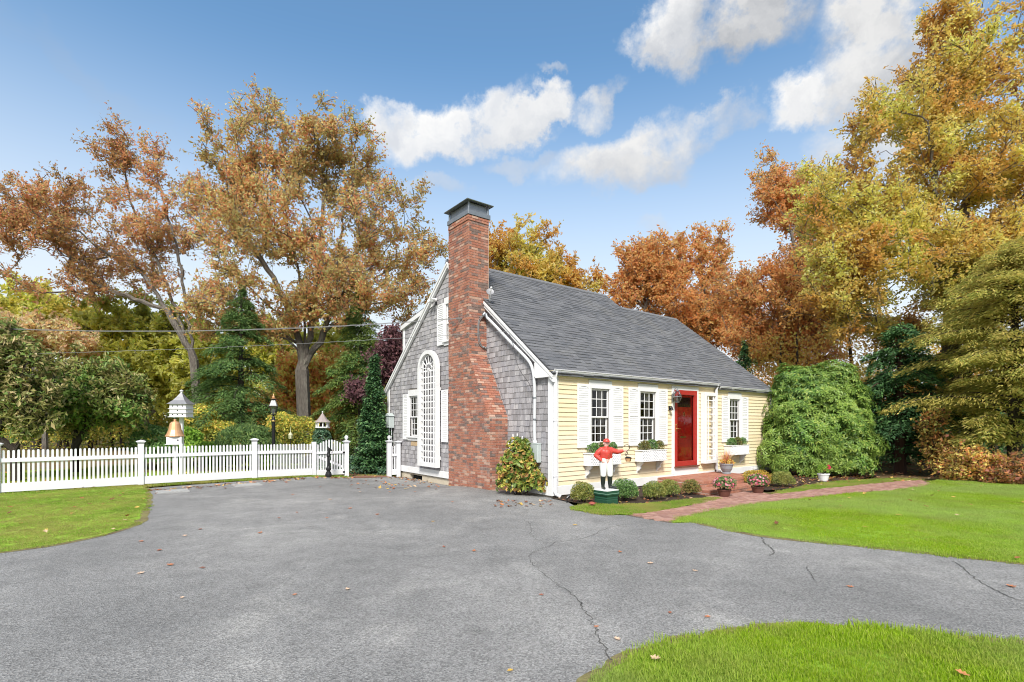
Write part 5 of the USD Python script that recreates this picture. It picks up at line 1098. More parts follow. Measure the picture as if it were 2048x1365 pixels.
def shrub(name, label, blobs, n, L, W, mats, seed, cat="shrub", group=None, depth=.35, lump=.16, lfreq=4.0, stems=7, base=None, bark=None, parent=None, up=.35, crownname="foliage", whorl=1):
    """leaves packed in the outer part of lumpy ellipsoids (centre, radii), with stems inside"""
    rng = np.random.default_rng(seed); T = parent or thing(name, label, cat, group=group); C, Nn = [], []
    area = np.array([(r[0] * r[1] + r[0] * r[2] + r[1] * r[2]) for _, r in blobs]); cnt = (n * area / area.sum()).astype(int)
    for (c, r), k in zip(blobs, cnt):
        c, r = np.array(c, float), np.array(r, float); u = rand_dirs(k, rng); u[:, 2] = np.where(u[:, 2] < -.55, -u[:, 2], u[:, 2]); s = 1 - depth * rng.uniform(0, 1, k) ** 1.6
        s = s * (1 + lump * 2 * (meshkit.noise((u * r) * lfreq + c * 3.1, seed) - .5)); p = c + u * r * s[:, None]; C.append(p); Nn.append(unit(u / r))
    C, Nn = np.vstack(C), np.vstack(Nn)
    if whorl > 1:                                            # leaves in rosettes
        kk = len(C) // whorl; pk = rng.permutation(len(C))[:kk]; C, Nn = C[pk], Nn[pk]; ax = unit(Nn + .5 * rand_dirs(kk, rng) + [0, 0, .3]); e = unit(np.cross(ax, rand_dirs(kk, rng))); f = np.cross(ax, e); cc, dd = [], []
        for i in range(whorl):
            a = 2 * np.pi * i / whorl; d = e * math.cos(a) + f * math.sin(a); cc.append(C + d * L * .5); dd.append(d - ax * .15 + rng.normal(0, .15, d.shape))
        q = leaf_quads(np.vstack(cc), np.vstack(dd), np.vstack([ax] * whorl), L * rng.uniform(.7, 1.2, kk * whorl), W * rng.uniform(.8, 1.2, kk * whorl), rng, .1)
    else:
        q = leaf_quads(C, rand_dirs(len(C), rng) + Nn * .45 + [0, 0, up], Nn + .8 * rand_dirs(len(C), rng), L * rng.uniform(.65, 1.3, len(C)), W * rng.uniform(.7, 1.25, len(C)), rng, .2)
    obj(crownname, q, mats, T)
    if stems:
        mb = MB(); c0 = np.array(blobs[0][0], float); b0 = np.array(base) if base is not None else np.array([c0[0], c0[1], gz(c0[0], c0[1])])
        for i in range(stems):
            (c, r) = blobs[i % len(blobs)]; t = np.array(c) + np.array(r) * rand_dirs(1, rng)[0] * .75; t[2] = max(t[2], c[2] - .2 * r[2]); m = (b0 + t) / 2 + rng.normal(0, .12 * np.linalg.norm(t - b0), 3) * [1, 1, .3]
            mb.tube([b0 + rng.normal(0, .1 * r[0], 3) * [1, 1, 0] - [0, 0, .05], m, t], np.array([.035, .022, .006]) * min(1.0, .3 + r[2]), 5, caps=False)
        obj("stems", mb, bark or BARK_D, T)
    return T

K, K2 = 1.95, 1.3
def pal(*c, k=K):
    out = []
    for x in c:
        q = np.array(lin(*x)) * k; q = q * .93 + .07 * q.mean(); out.append(tuple(np.minimum(.78, q)))
    return out
OAK_O = leafmat("oak_orange_leaf", pal((212, 138, 92), (204, 118, 82), (220, 152, 98), (174, 144, 92), (208, 112, 80), (156, 152, 92), (226, 170, 118)), (.42, lin(160, 146, 84), .6))
OAK_B = leafmat("oak_brown_leaf", pal((208, 136, 94), (194, 118, 84), (218, 150, 102), (170, 132, 88), (156, 142, 86), (206, 114, 86)), (.4, lin(150, 118, 66), .6))
OAK_Y = leafmat("oak_yellow_leaf", pal((218, 178, 86), (198, 172, 78), (226, 166, 80), (174, 162, 74), (216, 148, 76), (160, 158, 76), (228, 194, 110)), (.38, lin(216, 144, 80), .7))
OAK_R = leafmat("oak_rust_leaf", pal((228, 136, 84), (218, 118, 74), (234, 154, 94), (210, 122, 80), (198, 144, 88), (230, 140, 90)), (.4, lin(214, 146, 78), .5))
YEL = leafmat("maple_yellow_leaf", pal((226, 192, 80), (206, 180, 72), (232, 202, 100), (176, 172, 72), (208, 160, 70), (150, 160, 72)), (.4, lin(140, 140, 52), .7))
YGR = leafmat("yellow_green_leaf", pal((190, 184, 82), (170, 172, 74), (212, 194, 88), (142, 156, 70), (200, 164, 80)), (.4, lin(196, 160, 60), .6))
PINK = leafmat("red_maple_leaf", pal((208, 150, 122), (194, 136, 108), (214, 166, 126), (184, 146, 100), (204, 164, 108)))
ORM = leafmat("maple_orange_leaf", pal((230, 146, 74), (222, 126, 70), (236, 170, 84), (210, 116, 72), (226, 186, 90)))
DOG = leafmat("dogwood_leaf", pal((104, 138, 62), (90, 124, 56), (130, 154, 76), (112, 142, 56), (160, 154, 98), (78, 108, 50), (136, 134, 72), k=1.35), (.8, lin(150, 122, 74), .45), .3, .45, .4)
DOGT = leafmat("dogwood_tan_leaf", pal((130, 138, 70), (106, 130, 60), (168, 154, 104), (142, 138, 80), (96, 120, 56), (178, 158, 116), (124, 116, 68), k=1.4), (.8, lin(112, 116, 52), .6), .3, .45, .4)
HEML = leafmat("hemlock_needle", pal((80, 110, 60), (66, 96, 54), (94, 126, 66), (110, 134, 68), (60, 84, 48), k=1.45), (.7, lin(104, 130, 70), .5), .4)
HEML2 = leafmat("hemlock_light_needle", pal((90, 124, 66), (76, 108, 60), (112, 140, 72), (66, 96, 54), (126, 140, 68), k=1.4), (.7, lin(132, 144, 70), .5), .4)
CEDR = leafmat("dark_cedar_needle", pal((70, 106, 60), (58, 92, 52), (84, 122, 68), (98, 134, 72), (50, 76, 44), k=1.4), (.8, lin(74, 112, 76), .5), .35)
OLIV = leafmat("olive_cypress_needle", pal((154, 152, 70), (134, 140, 64), (168, 160, 80), (118, 128, 60), (176, 160, 86), k=1.7), (.7, lin(170, 148, 76), .5), .45)
HOLL = leafmat("holly_leaf", pal((60, 96, 56), (48, 82, 48), (74, 110, 62), (88, 122, 70), (40, 68, 42), k=K2), None, .2, .4, .5)
PURP = leafmat("purple_plum_leaf", pal((104, 70, 76), (86, 56, 64), (122, 82, 84), (96, 70, 70), k=K2), None, .25)
RHOD = leafmat("rhododendron_leaf", [tuple(np.array(lin(*x)) * .92) for x in ((112, 150, 66), (90, 130, 56), (140, 174, 82), (126, 158, 64), (74, 108, 48), (164, 180, 88), (100, 138, 64))], (.8, lin(146, 168, 76), .5), .3, .45, .45)
BOXL = leafmat("boxwood_leaf", pal((110, 130, 58), (92, 114, 50), (134, 148, 72), (78, 102, 44), (146, 142, 74), k=K2), (3.0, lin(150, 138, 66), .5), .25, .45, .4)
BOXD = leafmat("boxwood_dark_leaf", pal((86, 122, 58), (70, 106, 48), (104, 138, 70), (58, 90, 42), (122, 150, 84), k=K2), None, .25, .4, .5)
AZAL = leafmat("azalea_leaf", pal((112, 116, 56), (92, 104, 50), (128, 126, 62), (80, 92, 46), (140, 116, 60), k=K2), (3.0, lin(104, 88, 50), .5), .25)
AZAY = leafmat("azalea_yellow_leaf", pal((160, 152, 64), (136, 138, 56), (186, 166, 72), (120, 126, 52), (206, 160, 64), k=K2), (3.0, lin(196, 156, 60), .5), .3)
VINE = leafmat("vine_leaf", pal((150, 158, 62), (116, 136, 56), (186, 178, 76), (90, 116, 54), (196, 160, 80), (80, 104, 48), (170, 116, 74), k=K2), (2.2, lin(106, 130, 58), .6), .35, .45, .4)
ORSH = leafmat("orange_shrub_leaf", pal((206, 150, 74), (188, 130, 64), (170, 140, 64), (214, 166, 88), (176, 108, 62), (134, 120, 62), (150, 96, 80)), (1.4, lin(140, 126, 62), .6), .35)
YSH = leafmat("yellow_shrub_leaf", pal((176, 156, 56), (120, 128, 50), (212, 164, 62), (96, 112, 46), (206, 140, 60)), (1.5, lin(104, 120, 50), .6), .35)
SPRU = leafmat("weeping_spruce_needle", pal((92, 118, 62), (76, 104, 56), (112, 132, 70), (66, 90, 50), k=K2), None, .2)
SPRG = leafmat("bright_green_leaf", pal((124, 160, 50), (106, 144, 46), (146, 176, 66), (92, 124, 44), k=K2), None, .35)
IVY = leafmat("ivy_leaf", pal((60, 92, 66), (48, 78, 58), (76, 108, 78), (90, 118, 88), k=K2), None, .2, .4, .5)
gB = lambda u, Y, dz=-.1: np.array([(u - 1024) / FPX * Y, Y, float(gz((u - 1024) / FPX * Y, Y)) + dz])

PLY = lambda Y, *q: [P(u, v, Y) for u, v in q]
# ---- the left side: oaks behind the fence
broadleaf("oak_tree", "large orange oak with forked trunk behind the fence, left of the chimney", gB(612, 24), P(604, 742, 24), [E(500, 310, 24, 105, 125), E(655, 320, 24, 115, 115), E(755, 450, 24.5, 115, 130), E(570, 480, 23.5, 165, 110), E(450, 420, 23.5, 75, 95), E(830, 540, 24.5, 65, 75), E(860, 500, 24.5, 40, 50), E(720, 590, 24, 130, 70, 3), E(480, 590, 23.5, 95, 55, 3), E(610, 620, 24, 80, 50, 2.5), E(450, 640, 24, 70, 45, 2.5), E(540, 660, 24, 60, 40, 2)],
          600, OAK_O, 1, .31, twigs=9, per=13, L=.125, W=.085, gap=(.36, .33), pathw=.25, limbs=[PLY(24, (604, 742), (583, 636), (537, 541), (476, 442), (450, 340), (440, 260)), PLY(24, (604, 740), (602, 600), (568, 465), (530, 340), (505, 225)), PLY(24, (606, 735), (630, 600), (640, 470), (644, 380), (660, 250)), PLY(24, (608, 735), (645, 667), (671, 590), (678, 503), (690, 408), (740, 320)), PLY(24, (660, 620), (690, 579), (728, 526), (770, 461), (800, 400)), PLY(24, (668, 598), (730, 556), (781, 530), (838, 491), (868, 470)), PLY(24, (583, 640), (500, 590), (430, 545), (385, 500))])
broadleaf("oak_tree", "sparse leaning orange oak behind the fence, its bare limbs slanting to upper left", gB(402, 27), P(388, 722, 27), [E(250, 330, 27, 70, 85), E(320, 330, 27, 45, 60), E(120, 430, 27, 125, 85), E(30, 440, 27, 90, 80), E(190, 520, 27, 150, 75), E(330, 480, 27, 90, 110), E(390, 400, 27, 45, 70), E(100, 540, 27, 100, 55)],
          360, OAK_B, 2, .21, twigs=8, per=12, L=.125, W=.085, gap=(.4, .39), pathw=.2, limbs=[PLY(27, (388, 720), (300, 575), (240, 505), (165, 430), (100, 380)), PLY(27, (385, 720), (350, 620), (300, 500), (252, 400), (236, 325)), PLY(27, (390, 720), (372, 600), (355, 500), (330, 400), (310, 300)), PLY(27, (240, 505), (150, 520), (60, 470)), PLY(27, (330, 620), (220, 580), (120, 540))])
broadleaf("maple_tree", "yellow-green maple low at the far left behind the dogwoods", gB(70, 33), P(80, 760, 33), [E(50, 620, 33, 105, 65), E(130, 640, 33, 70, 60), E(-40, 640, 33, 80, 80)], 220, YGR, 3, .2, per=12, L=.24, W=.16, gap=(.3, .33))
broadleaf("maple_tree", "golden yellow maple between the dogwoods and the tall birdhouse", gB(290, 31), P(290, 770, 31), [E(250, 655, 31, 95, 75), E(335, 690, 31, 75, 80), E(290, 760, 30, 100, 65), E(200, 700, 31, 60, 60), E(400, 740, 30, 70, 90), E(430, 690, 31, 70, 60)], 360, YEL, 4, .2, per=12, L=.24, W=.16, gap=(.3, .3))
broadleaf("maple_tree", "small pink-red maple above the leftmost dogwood", gB(90, 27), P(90, 760, 27), [E(70, 672, 27, 115, 42), E(-10, 690, 27, 60, 40)], 160, PINK, 5, .12, per=12, L=.2, W=.13, gap=(.3, .3))
broadleaf("maple_tree", "young orange maple glowing round the big oak's lower trunk", gB(600, 28), P(605, 850, 28), [E(600, 745, 27.5, 70, 60), E(640, 800, 28, 75, 55), E(560, 800, 28, 60, 55), E(690, 760, 28.5, 50, 60)], 200, ORM, 6, .1, per=12, L=.2, W=.14, gap=(.45, .38))
broadleaf("maple_tree", "yellow maple half hidden behind the two hemlocks", gB(690, 33), P(690, 790, 33), [E(640, 830, 33, 110, 70), E(540, 720, 33, 70, 70), E(740, 760, 33, 70, 80), E(450, 800, 33, 70, 60), E(560, 690, 33, 90, 60), E(680, 690, 33, 80, 60)], 300, YEL, 7, .15, per=12, L=.24, W=.16, gap=(.3, .25))
broadleaf("dogwood_tree", "round green multi-stemmed dogwood behind the left part of the fence", gB(150, 16.8), P(150, 893, 16.8), [E(200, 782, 16.8, 95, 66), E(140, 800, 16.8, 75, 62), E(240, 810, 16.6, 58, 55), E(170, 745, 17, 70, 45)], 330, DOG, 8, .11, twigs=7, per=9, tl=.38, L=.15, W=.06, gap=None, bark=BARK_D, seg=.4, droop=.55, spread=.05, shell=.4)
broadleaf("dogwood_tree", "greenish tan dogwood cut by the left edge of the picture", gB(35, 14.2), P(30, 900, 14.2), [E(30, 770, 14.2, 80, 100), E(-40, 760, 14.2, 80, 120), E(10, 690, 14.4, 60, 60), E(60, 830, 14, 46, 42)], 300, DOGT, 9, .12, twigs=7, per=9, tl=.36, L=.15, W=.065, gap=None, bark=BARK_D, seg=.4, droop=.6, spread=.05, shell=.4)
conifer("hemlock_tree", "dark hemlock between the tall birdhouse and the lamp post", gB(482, 21.5), 7.5, 3.2, HEML, 10, dens=3.0, L=.17, W=.042, whorl=.34)
conifer("hemlock_tree", "green hemlock right of the big oak's trunk, beside the gable", gB(722, 23.5), 8.2, 2.9, HEML2, 11, dens=3.0, L=.17, W=.042, whorl=.34)
conifer("holly_tree", "dense narrow cone of dark green holly beside the garden gate opening", gB(748, 18.2), 4.25, .86, HOLL, 12, whorl=.17, L=.11, W=.06, droop=.05, tilt=.1, dens=2.6, first=.03, power=.8, irregular=.22, nb=9, cat="tree")
broadleaf("plum_tree", "dark purple-leaved plum tree against the gable's far corner", gB(800, 22.0), P(800, 800, 22), [E(800, 690, 22, 42, 38), E(770, 730, 22, 38, 42), E(820, 740, 22, 30, 40), E(715, 782, 21, 26, 22)], 130, PURP, 13, .1, per=11, tl=.45, L=.13, W=.08, gap=(.5, .25), seg=.5, bark=BARK_D)
shrub("weeping_spruce", "low weeping green spruce mound behind the fence, left of the lamp post", [(P(490, 892, 17.6), (1.05, .8, .75)), (P(540, 915, 17.5), (.7, .6, .5)), (P(440, 915, 17.8), (.7, .6, .55))], 9000, .16, .03, SPRU, 14, up=-1.1, depth=.5)
shrub("burning_shrub", "rounded shrub turning yellow and orange behind the fence, right of the lamp post", [(P(600, 872, 18.8), (.85, .7, .75)), (P(560, 850, 18.8), (.5, .5, .5)), (P(635, 900, 18.8), (.6, .5, .55))], 5200, .085, .05, YSH, 15, depth=.6)
shrub("ivy_column", "dark ivy wrapped round the bird feeder's post", [(P(644, 882, 17.6) + [0, .0, 0], (.30, .30, .5)), (P(646, 920, 17.6), (.28, .28, .6))], 2600, .08, .06, IVY, 16, cat="ivy", stems=3)
shrub("garden_plant", "bright green leafy plant behind the fence beside the white birdhouse post", [(P(402, 905, 16.9), (.55, .4, .35)), (P(375, 885, 17.4), (.5, .4, .5))], 1700, .14, .07, SPRG, 17, cat="plant")
shrub("evergreen_shrub", "dark green evergreen shrub behind the fence left of the birdhouses", [(P(305, 885, 17.6), (.75, .6, .6)), (P(330, 910, 17.2), (.6, .5, .45))], 4200, .09, .05, BOXD, 18)
shrub("evergreen_shrub", "green undergrowth shrub behind the fence between birdhouse and hemlock", [(P(440, 880, 19.5), (.9, .7, .75)), (P(400, 850, 20.0), (.8, .7, .8))], 4200, .11, .06, YSH, 19)
shrub("ground_ivy", "low ivy and ground cover at the foot of the holly by the gate opening", [(gB(712, 18.1, .10), (.75, .5, .20)), (gB(755, 17.9, .08), (.7, .4, .2)), (gB(690, 20, .15), (.9, .7, .4))], 3600, .08, .06, IVY, 20, cat="ground cover", stems=0)
# ---- behind the house
broadleaf("oak_tree", "yellow-green oak rising behind the ridge right of the chimney", gB(1060, 33), P(1050, 640, 33), [E(1055, 510, 33, 75, 72), E(1000, 500, 33, 50, 60), E(1110, 540, 33, 55, 60), E(1165, 565, 33, 48, 45), E(1060, 580, 33, 120, 40)], 270, OAK_Y, 21, .24, per=12, L=.17, W=.12, gap=(.3, .34))
broadleaf("oak_tree", "rust orange oak behind the house, nearest the end of the main ridge", gB(1310, 31), P(1310, 660, 31), [E(1290, 520, 31, 60, 52), E(1345, 600, 31, 60, 45), E(1265, 580, 31, 50, 48), E(1320, 550, 31, 60, 50)], 220, OAK_R, 22, .2, per=12, L=.165, W=.11, gap=(.36, .36))
broadleaf("oak_tree", "rust orange oak with rounded top between the ridge and the tall yellow oak", gB(1420, 32), P(1415, 680, 32), [E(1400, 490, 32, 62, 52), E(1370, 540, 32, 60, 50), E(1450, 560, 32, 55, 60), E(1420, 620, 32, 70, 45), E(1450, 650, 32, 80, 45), E(1380, 640, 32, 60, 40)], 270, OAK_R, 23, .2, per=12, L=.165, W=.11, gap=(.36, .33))
broadleaf("oak_tree", "tall rust orange oak partly behind the tall yellow oak", gB(1568, 27), P(1566, 700, 27), [E(1545, 390, 27, 58, 80), E(1600, 420, 27, 70, 90), E(1540, 500, 27, 75, 80), E(1580, 580, 26.5, 100, 80), E(1500, 600, 27, 75, 70), E(1640, 520, 27, 70, 80), E(1560, 665, 27, 70, 45), E(1640, 640, 27, 80, 70), E(1500, 690, 27, 80, 45), E(1600, 710, 27, 90, 40)], 560, OAK_R, 24, .25, twigs=8, per=13, L=.13, W=.09, gap=(.36, .32))
conifer("juniper_tree", "dark green juniper just behind the right end of the roof", gB(1490, 25), 5.9, 1.5, CEDR, 25, whorl=.3, L=.2, W=.06, droop=.12, tilt=.25, dens=1.4, irregular=.35)
# ---- the right side
broadleaf("oak_tree", "tall yellow oak with spreading limbs filling the upper right corner", gB(1902, 19), P(1905, 520, 19), [E(1720, 420, 19, 110, 110), E(1655, 480, 19.5, 60, 110), E(1820, 290, 19, 130, 130), E(1760, 260, 19.5, 70, 90), E(1920, 160, 19, 110, 150), E(1960, 380, 18.5, 130, 130), E(2060, 300, 18.5, 90, 160), E(1800, 520, 18.5, 150, 75), E(1680, 610, 19, 95, 70), E(1960, 540, 18, 120, 70), E(2080, 100, 18.5, 90, 110), E(1780, 630, 19, 90, 50), E(1900, 30, 19, 70, 60), E(1640, 400, 20, 50, 90), E(1850, 430, 18, 120, 80), E(1730, 540, 18.5, 100, 80), E(2010, 480, 18, 90, 80), E(1885, 620, 18.5, 95, 65), E(1970, 620, 18, 80, 60), E(1800, 650, 20, 70, 50), E(1850, 660, 20, 70, 60)],
          1120, OAK_Y, 26, .30, twigs=8, per=14, tl=.62, L=.105, W=.075, gap=(.42, .34), pathw=.22, spread=.075, limbs=[PLY(19, (1905, 530), (1925, 470), (1943, 400), (1940, 300), (1925, 180), (1912, 60)), PLY(19, (1905, 530), (1836, 488), (1779, 451), (1700, 420), (1640, 390)), PLY(19, (1890, 515), (1865, 484), (1849, 410), (1820, 300), (1790, 210)), PLY(19, (1942, 400), (2000, 300), (2050, 150)), PLY(18, (1915, 500), (1990, 480), (2060, 470)), PLY(18, (1943, 405), (1880, 369), (1820, 336), (1740, 320)), PLY(19, (1860, 495), (1780, 560), (1690, 600))])
shrub("rhododendron", "huge rounded light green rhododendron at the right end of the house", [(P(1640, 838, 16.8), (1.5, 1.1, 1.6)), (P(1590, 790, 17.3), (.85, .9, .95)), (P(1695, 880, 16.6), (.85, .8, 1.1)), (P(1570, 900, 17.0), (.8, .8, 1.1)), (P(1590, 918, 16.5), (.70, .6, .85)), (P(1655, 918, 16.3), (.75, .5, .75)), (P(1705, 922, 16.3), (.62, .55, .8)), (P(1615, 880, 16.2), (.75, .5, .8)), (P(1660, 770, 16.6), (.8, .6, .6))], 66000, .135, .048, RHOD, 27, depth=.42, lump=.42, lfreq=2.0, whorl=6, stems=14, base=gB(1640, 16.8))
conifer("cedar_tree", "dark green cedar with brown trunk between the rhododendron and the olive cypress", gB(1800, 17.6), 5.4, 2.1, CEDR, 28, whorl=.26, L=.16, W=.05, droop=.26, dens=3.2, first=.16, power=.5, irregular=.3, bark=mat("red_bark", (.07, .035, .025), .9, .3, 6, stretch=(3, 3, .5)))
conifer("cypress_tree", "broad olive green cypress with layered boughs at the right edge", gB(2030, 14.8), 7.0, 3.1, OLIV, 29, whorl=.19, L=.14, W=.032, droop=.12, tilt=.14, dens=3.0, nb=7, first=.17, power=.5, irregular=.42)
conifer("cypress_tree", "olive cypress rising behind the cedar's right side", gB(1935, 18.0), 8.2, 2.5, OLIV, 30, whorl=.28, L=.16, W=.036, droop=.14, tilt=.12, dens=3.0, nb=7, first=.2, power=.55, irregular=.45)
broadleaf("azalea_shrub", "orange and yellow shrub beneath the cypress at the lawn's edge", gB(1935, 14.3), P(1935, 940, 14.3), [E(1930, 925, 14.3, 52, 38), E(1985, 935, 14.0, 45, 34), E(1900, 945, 14.5, 30, 24)], 210, ORSH, 31, .04, twigs=5, per=8, tl=.22, L=.085, W=.05, gap=None, bark=BARK_D, seg=.2, cat="shrub", spread=.04, trunkname="stems", crownname="foliage")
broadleaf("azalea_shrub", "reddish brown shrub at the right edge beside the orange shrub", gB(2030, 13.6), P(2030, 950, 13.6), [E(2035, 940, 13.6, 55, 34), E(2000, 955, 13.8, 40, 22)], 170, leafmat("red_brown_leaf", pal((150, 104, 90), (130, 100, 66), (176, 120, 80), (110, 100, 62), (160, 130, 72))), 32, .04, twigs=5, per=8, tl=.22, L=.08, W=.05, gap=None, bark=BARK_D, seg=.2, cat="shrub", spread=.04, trunkname="stems", crownname="foliage")
broadleaf("understorey_shrub", "thin brownish shrub in the shade between cedar and orange shrub", gB(1868, 16.2), P(1866, 915, 16.2), [E(1870, 860, 16.2, 34, 60), E(1885, 905, 16.0, 28, 40)], 90, ORSH, 33, .03, twigs=5, per=6, tl=.3, L=.1, W=.06, gap=None, bark=BARK_D, seg=.3, cat="shrub", trunkname="stems", crownname="foliage")
# ---- far woods that read as one mass
rng = np.random.default_rng(99); parts = []; tr = MB()
woodcols = {"far_yellow": YGR, "far_brown": OAK_B, "far_green": HEML2}
def far_wood(name, label, u0, u1, Y0, Y1, ztop_, n, mats, seed, L=.34):
    rng = np.random.default_rng(seed); T = thing(name, label, "woods", kind="stuff"); k = max(4, int((u1 - u0) / 34)); ell = []; mb = MB()
    for i in range(k):
        Y = rng.uniform(Y0, Y1); u = u0 + (u1 - u0) * (i + rng.uniform(.2, .8)) / k; x = (u - 1024) / FPX * Y; h = ztop_ * rng.uniform(.75, 1.1); r = rng.uniform(1.5, 2.6)
        ell.append(((x, Y, h * .52), (r * 1.15, r, h * .5))); mb.tube([(x, Y, -.3), (x + rng.normal(0, .2), Y, h * .5), (x + rng.normal(0, .4), Y, h * .95)], [.16, .11, .03], 5, caps=False)
    c = crown_points(ell, n // 12, rng, .6, (.45, .33), seed); c = np.repeat(c, 12, 0) + rng.normal(0, .33, (len(c) * 12, 3)); c[:, 2] = np.maximum(c[:, 2], .1)
    obj("trunks", mb, BARK_D, T, kind="stuff"); obj("leaves", leaf_quads(c, rand_dirs(len(c), rng), rand_dirs(len(c), rng) + [0, 0, .5], L * rng.uniform(.6, 1.3, len(c)), L * .6, rng), mats, T, kind="stuff")
far_wood("far_woods", "yellow and green woods far behind the fence on the left", -150, 860, 36, 50, 8.0, 52000, YGR, 41, .26)
far_wood("far_woods", "yellowish green undergrowth far behind the fence on the left", -150, 860, 32, 36, 3.0, 22000, YSH, 42, .2)
far_wood("far_woods", "brownish autumn woods far behind the house", 900, 1560, 36, 46, 7.5, 30000, OAK_R, 43, .22)
far_wood("far_woods", "yellowish green undergrowth behind the shrubs on the right", 1540, 2250, 24, 30, 6.5, 42000, OAK_Y, 44, .16)
far_wood("far_woods", "dark green thicket behind the cedar on the right", 1600, 2250, 21, 23, 2.6, 12000, CEDR, 45, .2)

# ---- clipped and potted plants at the front
def at_ground(u, v): x, y = gp(u, v); return np.array([x, y, float(gz(x, y))])
def ball(u, v, ru, rv, mats, label, seed, n=3800, L=.032, W=.02, group=None, name="boxwood_bush", sq=.9, lump=.14):
    p = at_ground(u, v); k = p[1] / FPX; rx, rz = ru * k, rv * k
    return shrub(name, label, [(p + [0, rx * .55, rz * sq], (rx, rx, rz)), (p + [rx * .3, rx * .5, rz * .75], (rx * .72, rx * .8, rz * .7)), (p + [-rx * .35, rx * .5, rz * .7], (rx * .66, rx * .8, rz * .68))], n, L, W, mats, seed, "bush", group, depth=.4, lump=lump, lfreq=7.0, stems=6, base=p + [0, rx * .5, 0])
ball(1167, 1007, 25, 22, BOXL, "yellowish green boxwood ball left of the statue's green plinth", 51)
ball(1251, 1005, 29, 24, BOXD, "dark green boxwood ball right of the statue's green plinth", 52, 4600)
ball(1312, 1002, 24, 20, BOXL, "olive boxwood bush, first of two right of the dark green ball", 53)
ball(1342, 996, 21, 19, BOXL, "olive boxwood bush, the one nearer the stoop of the pair left of it", 54, 3000)
ball(1386, 992, 19, 17, AZAL, "thin brownish green shrub at the stoop's left front corner", 55, 1500, .04, .02, name="azalea_bush", lump=.3)
ball(1520, 974, 30, 17, AZAY, "yellowing azalea behind the pink flower pots, right of the stoop", 56, 3000, .045, .024, name="azalea_bush", lump=.25)
ball(1571, 976, 24, 17, BOXL, "rounded olive bush right of the pink flower pots", 57, 2800, .035, .02, name="azalea_bush")
# vine by the meter box
p = np.array([*hw(-.42, .70), -.06])
shrub("climbing_vine", "bushy vine turning yellow between the chimney and the meter box", [(p + [0, 0, .50], (.50, .42, .52)), (p + [.02, .05, .92], (.34, .30, .36)), (p + [-.14, .0, .35], (.42, .36, .36)), (p + [.30, -.06, .32], (.38, .30, .34)), (p + [.06, .05, 1.14], (.20, .18, .16))], 3000, .115, .085, VINE, 58, "vine", depth=.5, lump=.35, lfreq=4, stems=9, base=p, up=-.25)
# window box plants
def box_plant(s, z, r, label, seed): shrub("box_plant", label, [(HP(s, -.15, z + r * .6), (r, r * .8, r * .95)), (HP(s + r * .3, -.15, z + r * .9), (r * .6, r * .6, r * .7))], 700, .04, .018, BOXD if seed % 2 else AZAL, seed, "plant", "green plants growing in the window boxes", stems=4, base=HP(s, -.15, z - .05))
for (x0, x1, z, _), lb in zip(WB, ("in the window box behind the statue", "in the window box beside the red door", "in the window box right of the stoop")):
    for i, nm in enumerate(("left", "middle", "right")):
        box_plant(x0 + (x1 - x0) * (.2 + .3 * i), z - .02, .17 if i != 1 else .19, f"clipped green plant, {nm} one of three {lb}", int(100 + 10 * x0 + i))
# pots of pink chrysanthemums, urn with red grass, white pot with flowers
MUML = leafmat("mum_leaf", pal((84, 100, 62), (68, 84, 52), (104, 116, 70)), None, .2)
MUMF = leafmat("mum_flower", pal((176, 84, 104), (156, 66, 86), (196, 116, 130), (140, 62, 80), (160, 110, 108)), None, .3)
def potted(u, v, label, seed, s=1.0):
    p = at_ground(u, v); T = thing("mum_pot", label, "flower pot")
    obj("pot", MB().lathe([(.12 * s, 0), (.13 * s, .02), (.165 * s, .17 * s), (.18 * s, .18 * s), (.18 * s, .215 * s), (.16 * s, .215 * s), (.15 * s, .19 * s), (.02, .19 * s)], 20, p + [0, .18, 0]), TERRA, T)
    c = p + [0, .18, .36 * s]
    shrub("", "", [(c, (.29 * s, .27 * s, .20 * s))], 1500, .05, .024, MUML, seed, parent=T, depth=.6, lump=.2, stems=6, base=p + [0, .18, .17 * s])
    r = np.random.default_rng(seed); n = 95; u_ = rand_dirs(n * 2, r); u_ = u_[u_[:, 2] > -.35][:n]; cc = c + u_ * [.30 * s, .28 * s, .215 * s] * r.uniform(.95, 1.06, (len(u_), 1))
    for c_, ax in zip(cc, u_):                               # each bloom: a ring of petals
        e = unit(np.cross(ax, [.3, .2, 1])); f = np.cross(ax, e); a7 = np.arange(7) * 2 * np.pi / 7; d = np.outer(np.cos(a7), e) + np.outer(np.sin(a7), f)
        q = leaf_quads(c_ + d * .014, d, np.tile(ax, (7, 1)), .028, .016, r, .1); obj("flower", (q[0], q[1], np.full(len(q[0]), r.uniform())), MUMF, T)
potted(1455, 997, "brown pot of pink chrysanthemums at the front of the lower brick step, nearer the driveway", 61, .86)
potted(1523, 990, "brown pot of deeper pink chrysanthemums right of the lower brick step", 62, .86)
up_ = HP(6.22, -.62, .15); UR = thing("stone_urn", "grey urn with spiky red and yellow grass standing on the brick stoop", "urn")
obj("urn", MB().lathe([(.12, 0), (.13, .02), (.10, .05), (.12, .07), (.16, .15), (.185, .26), (.20, .27), (.20, .30), (.175, .30), (.16, .26), (.02, .26)], 22, up_), GREYPOT, UR)
r = np.random.default_rng(63); GR_ = leafmat("red_grass_blade", pal((176, 96, 84), (150, 80, 70), (190, 150, 84), (206, 128, 100), (150, 150, 70)), None, .3); mbv, mbf, mbt, nn = [], [], [], 0
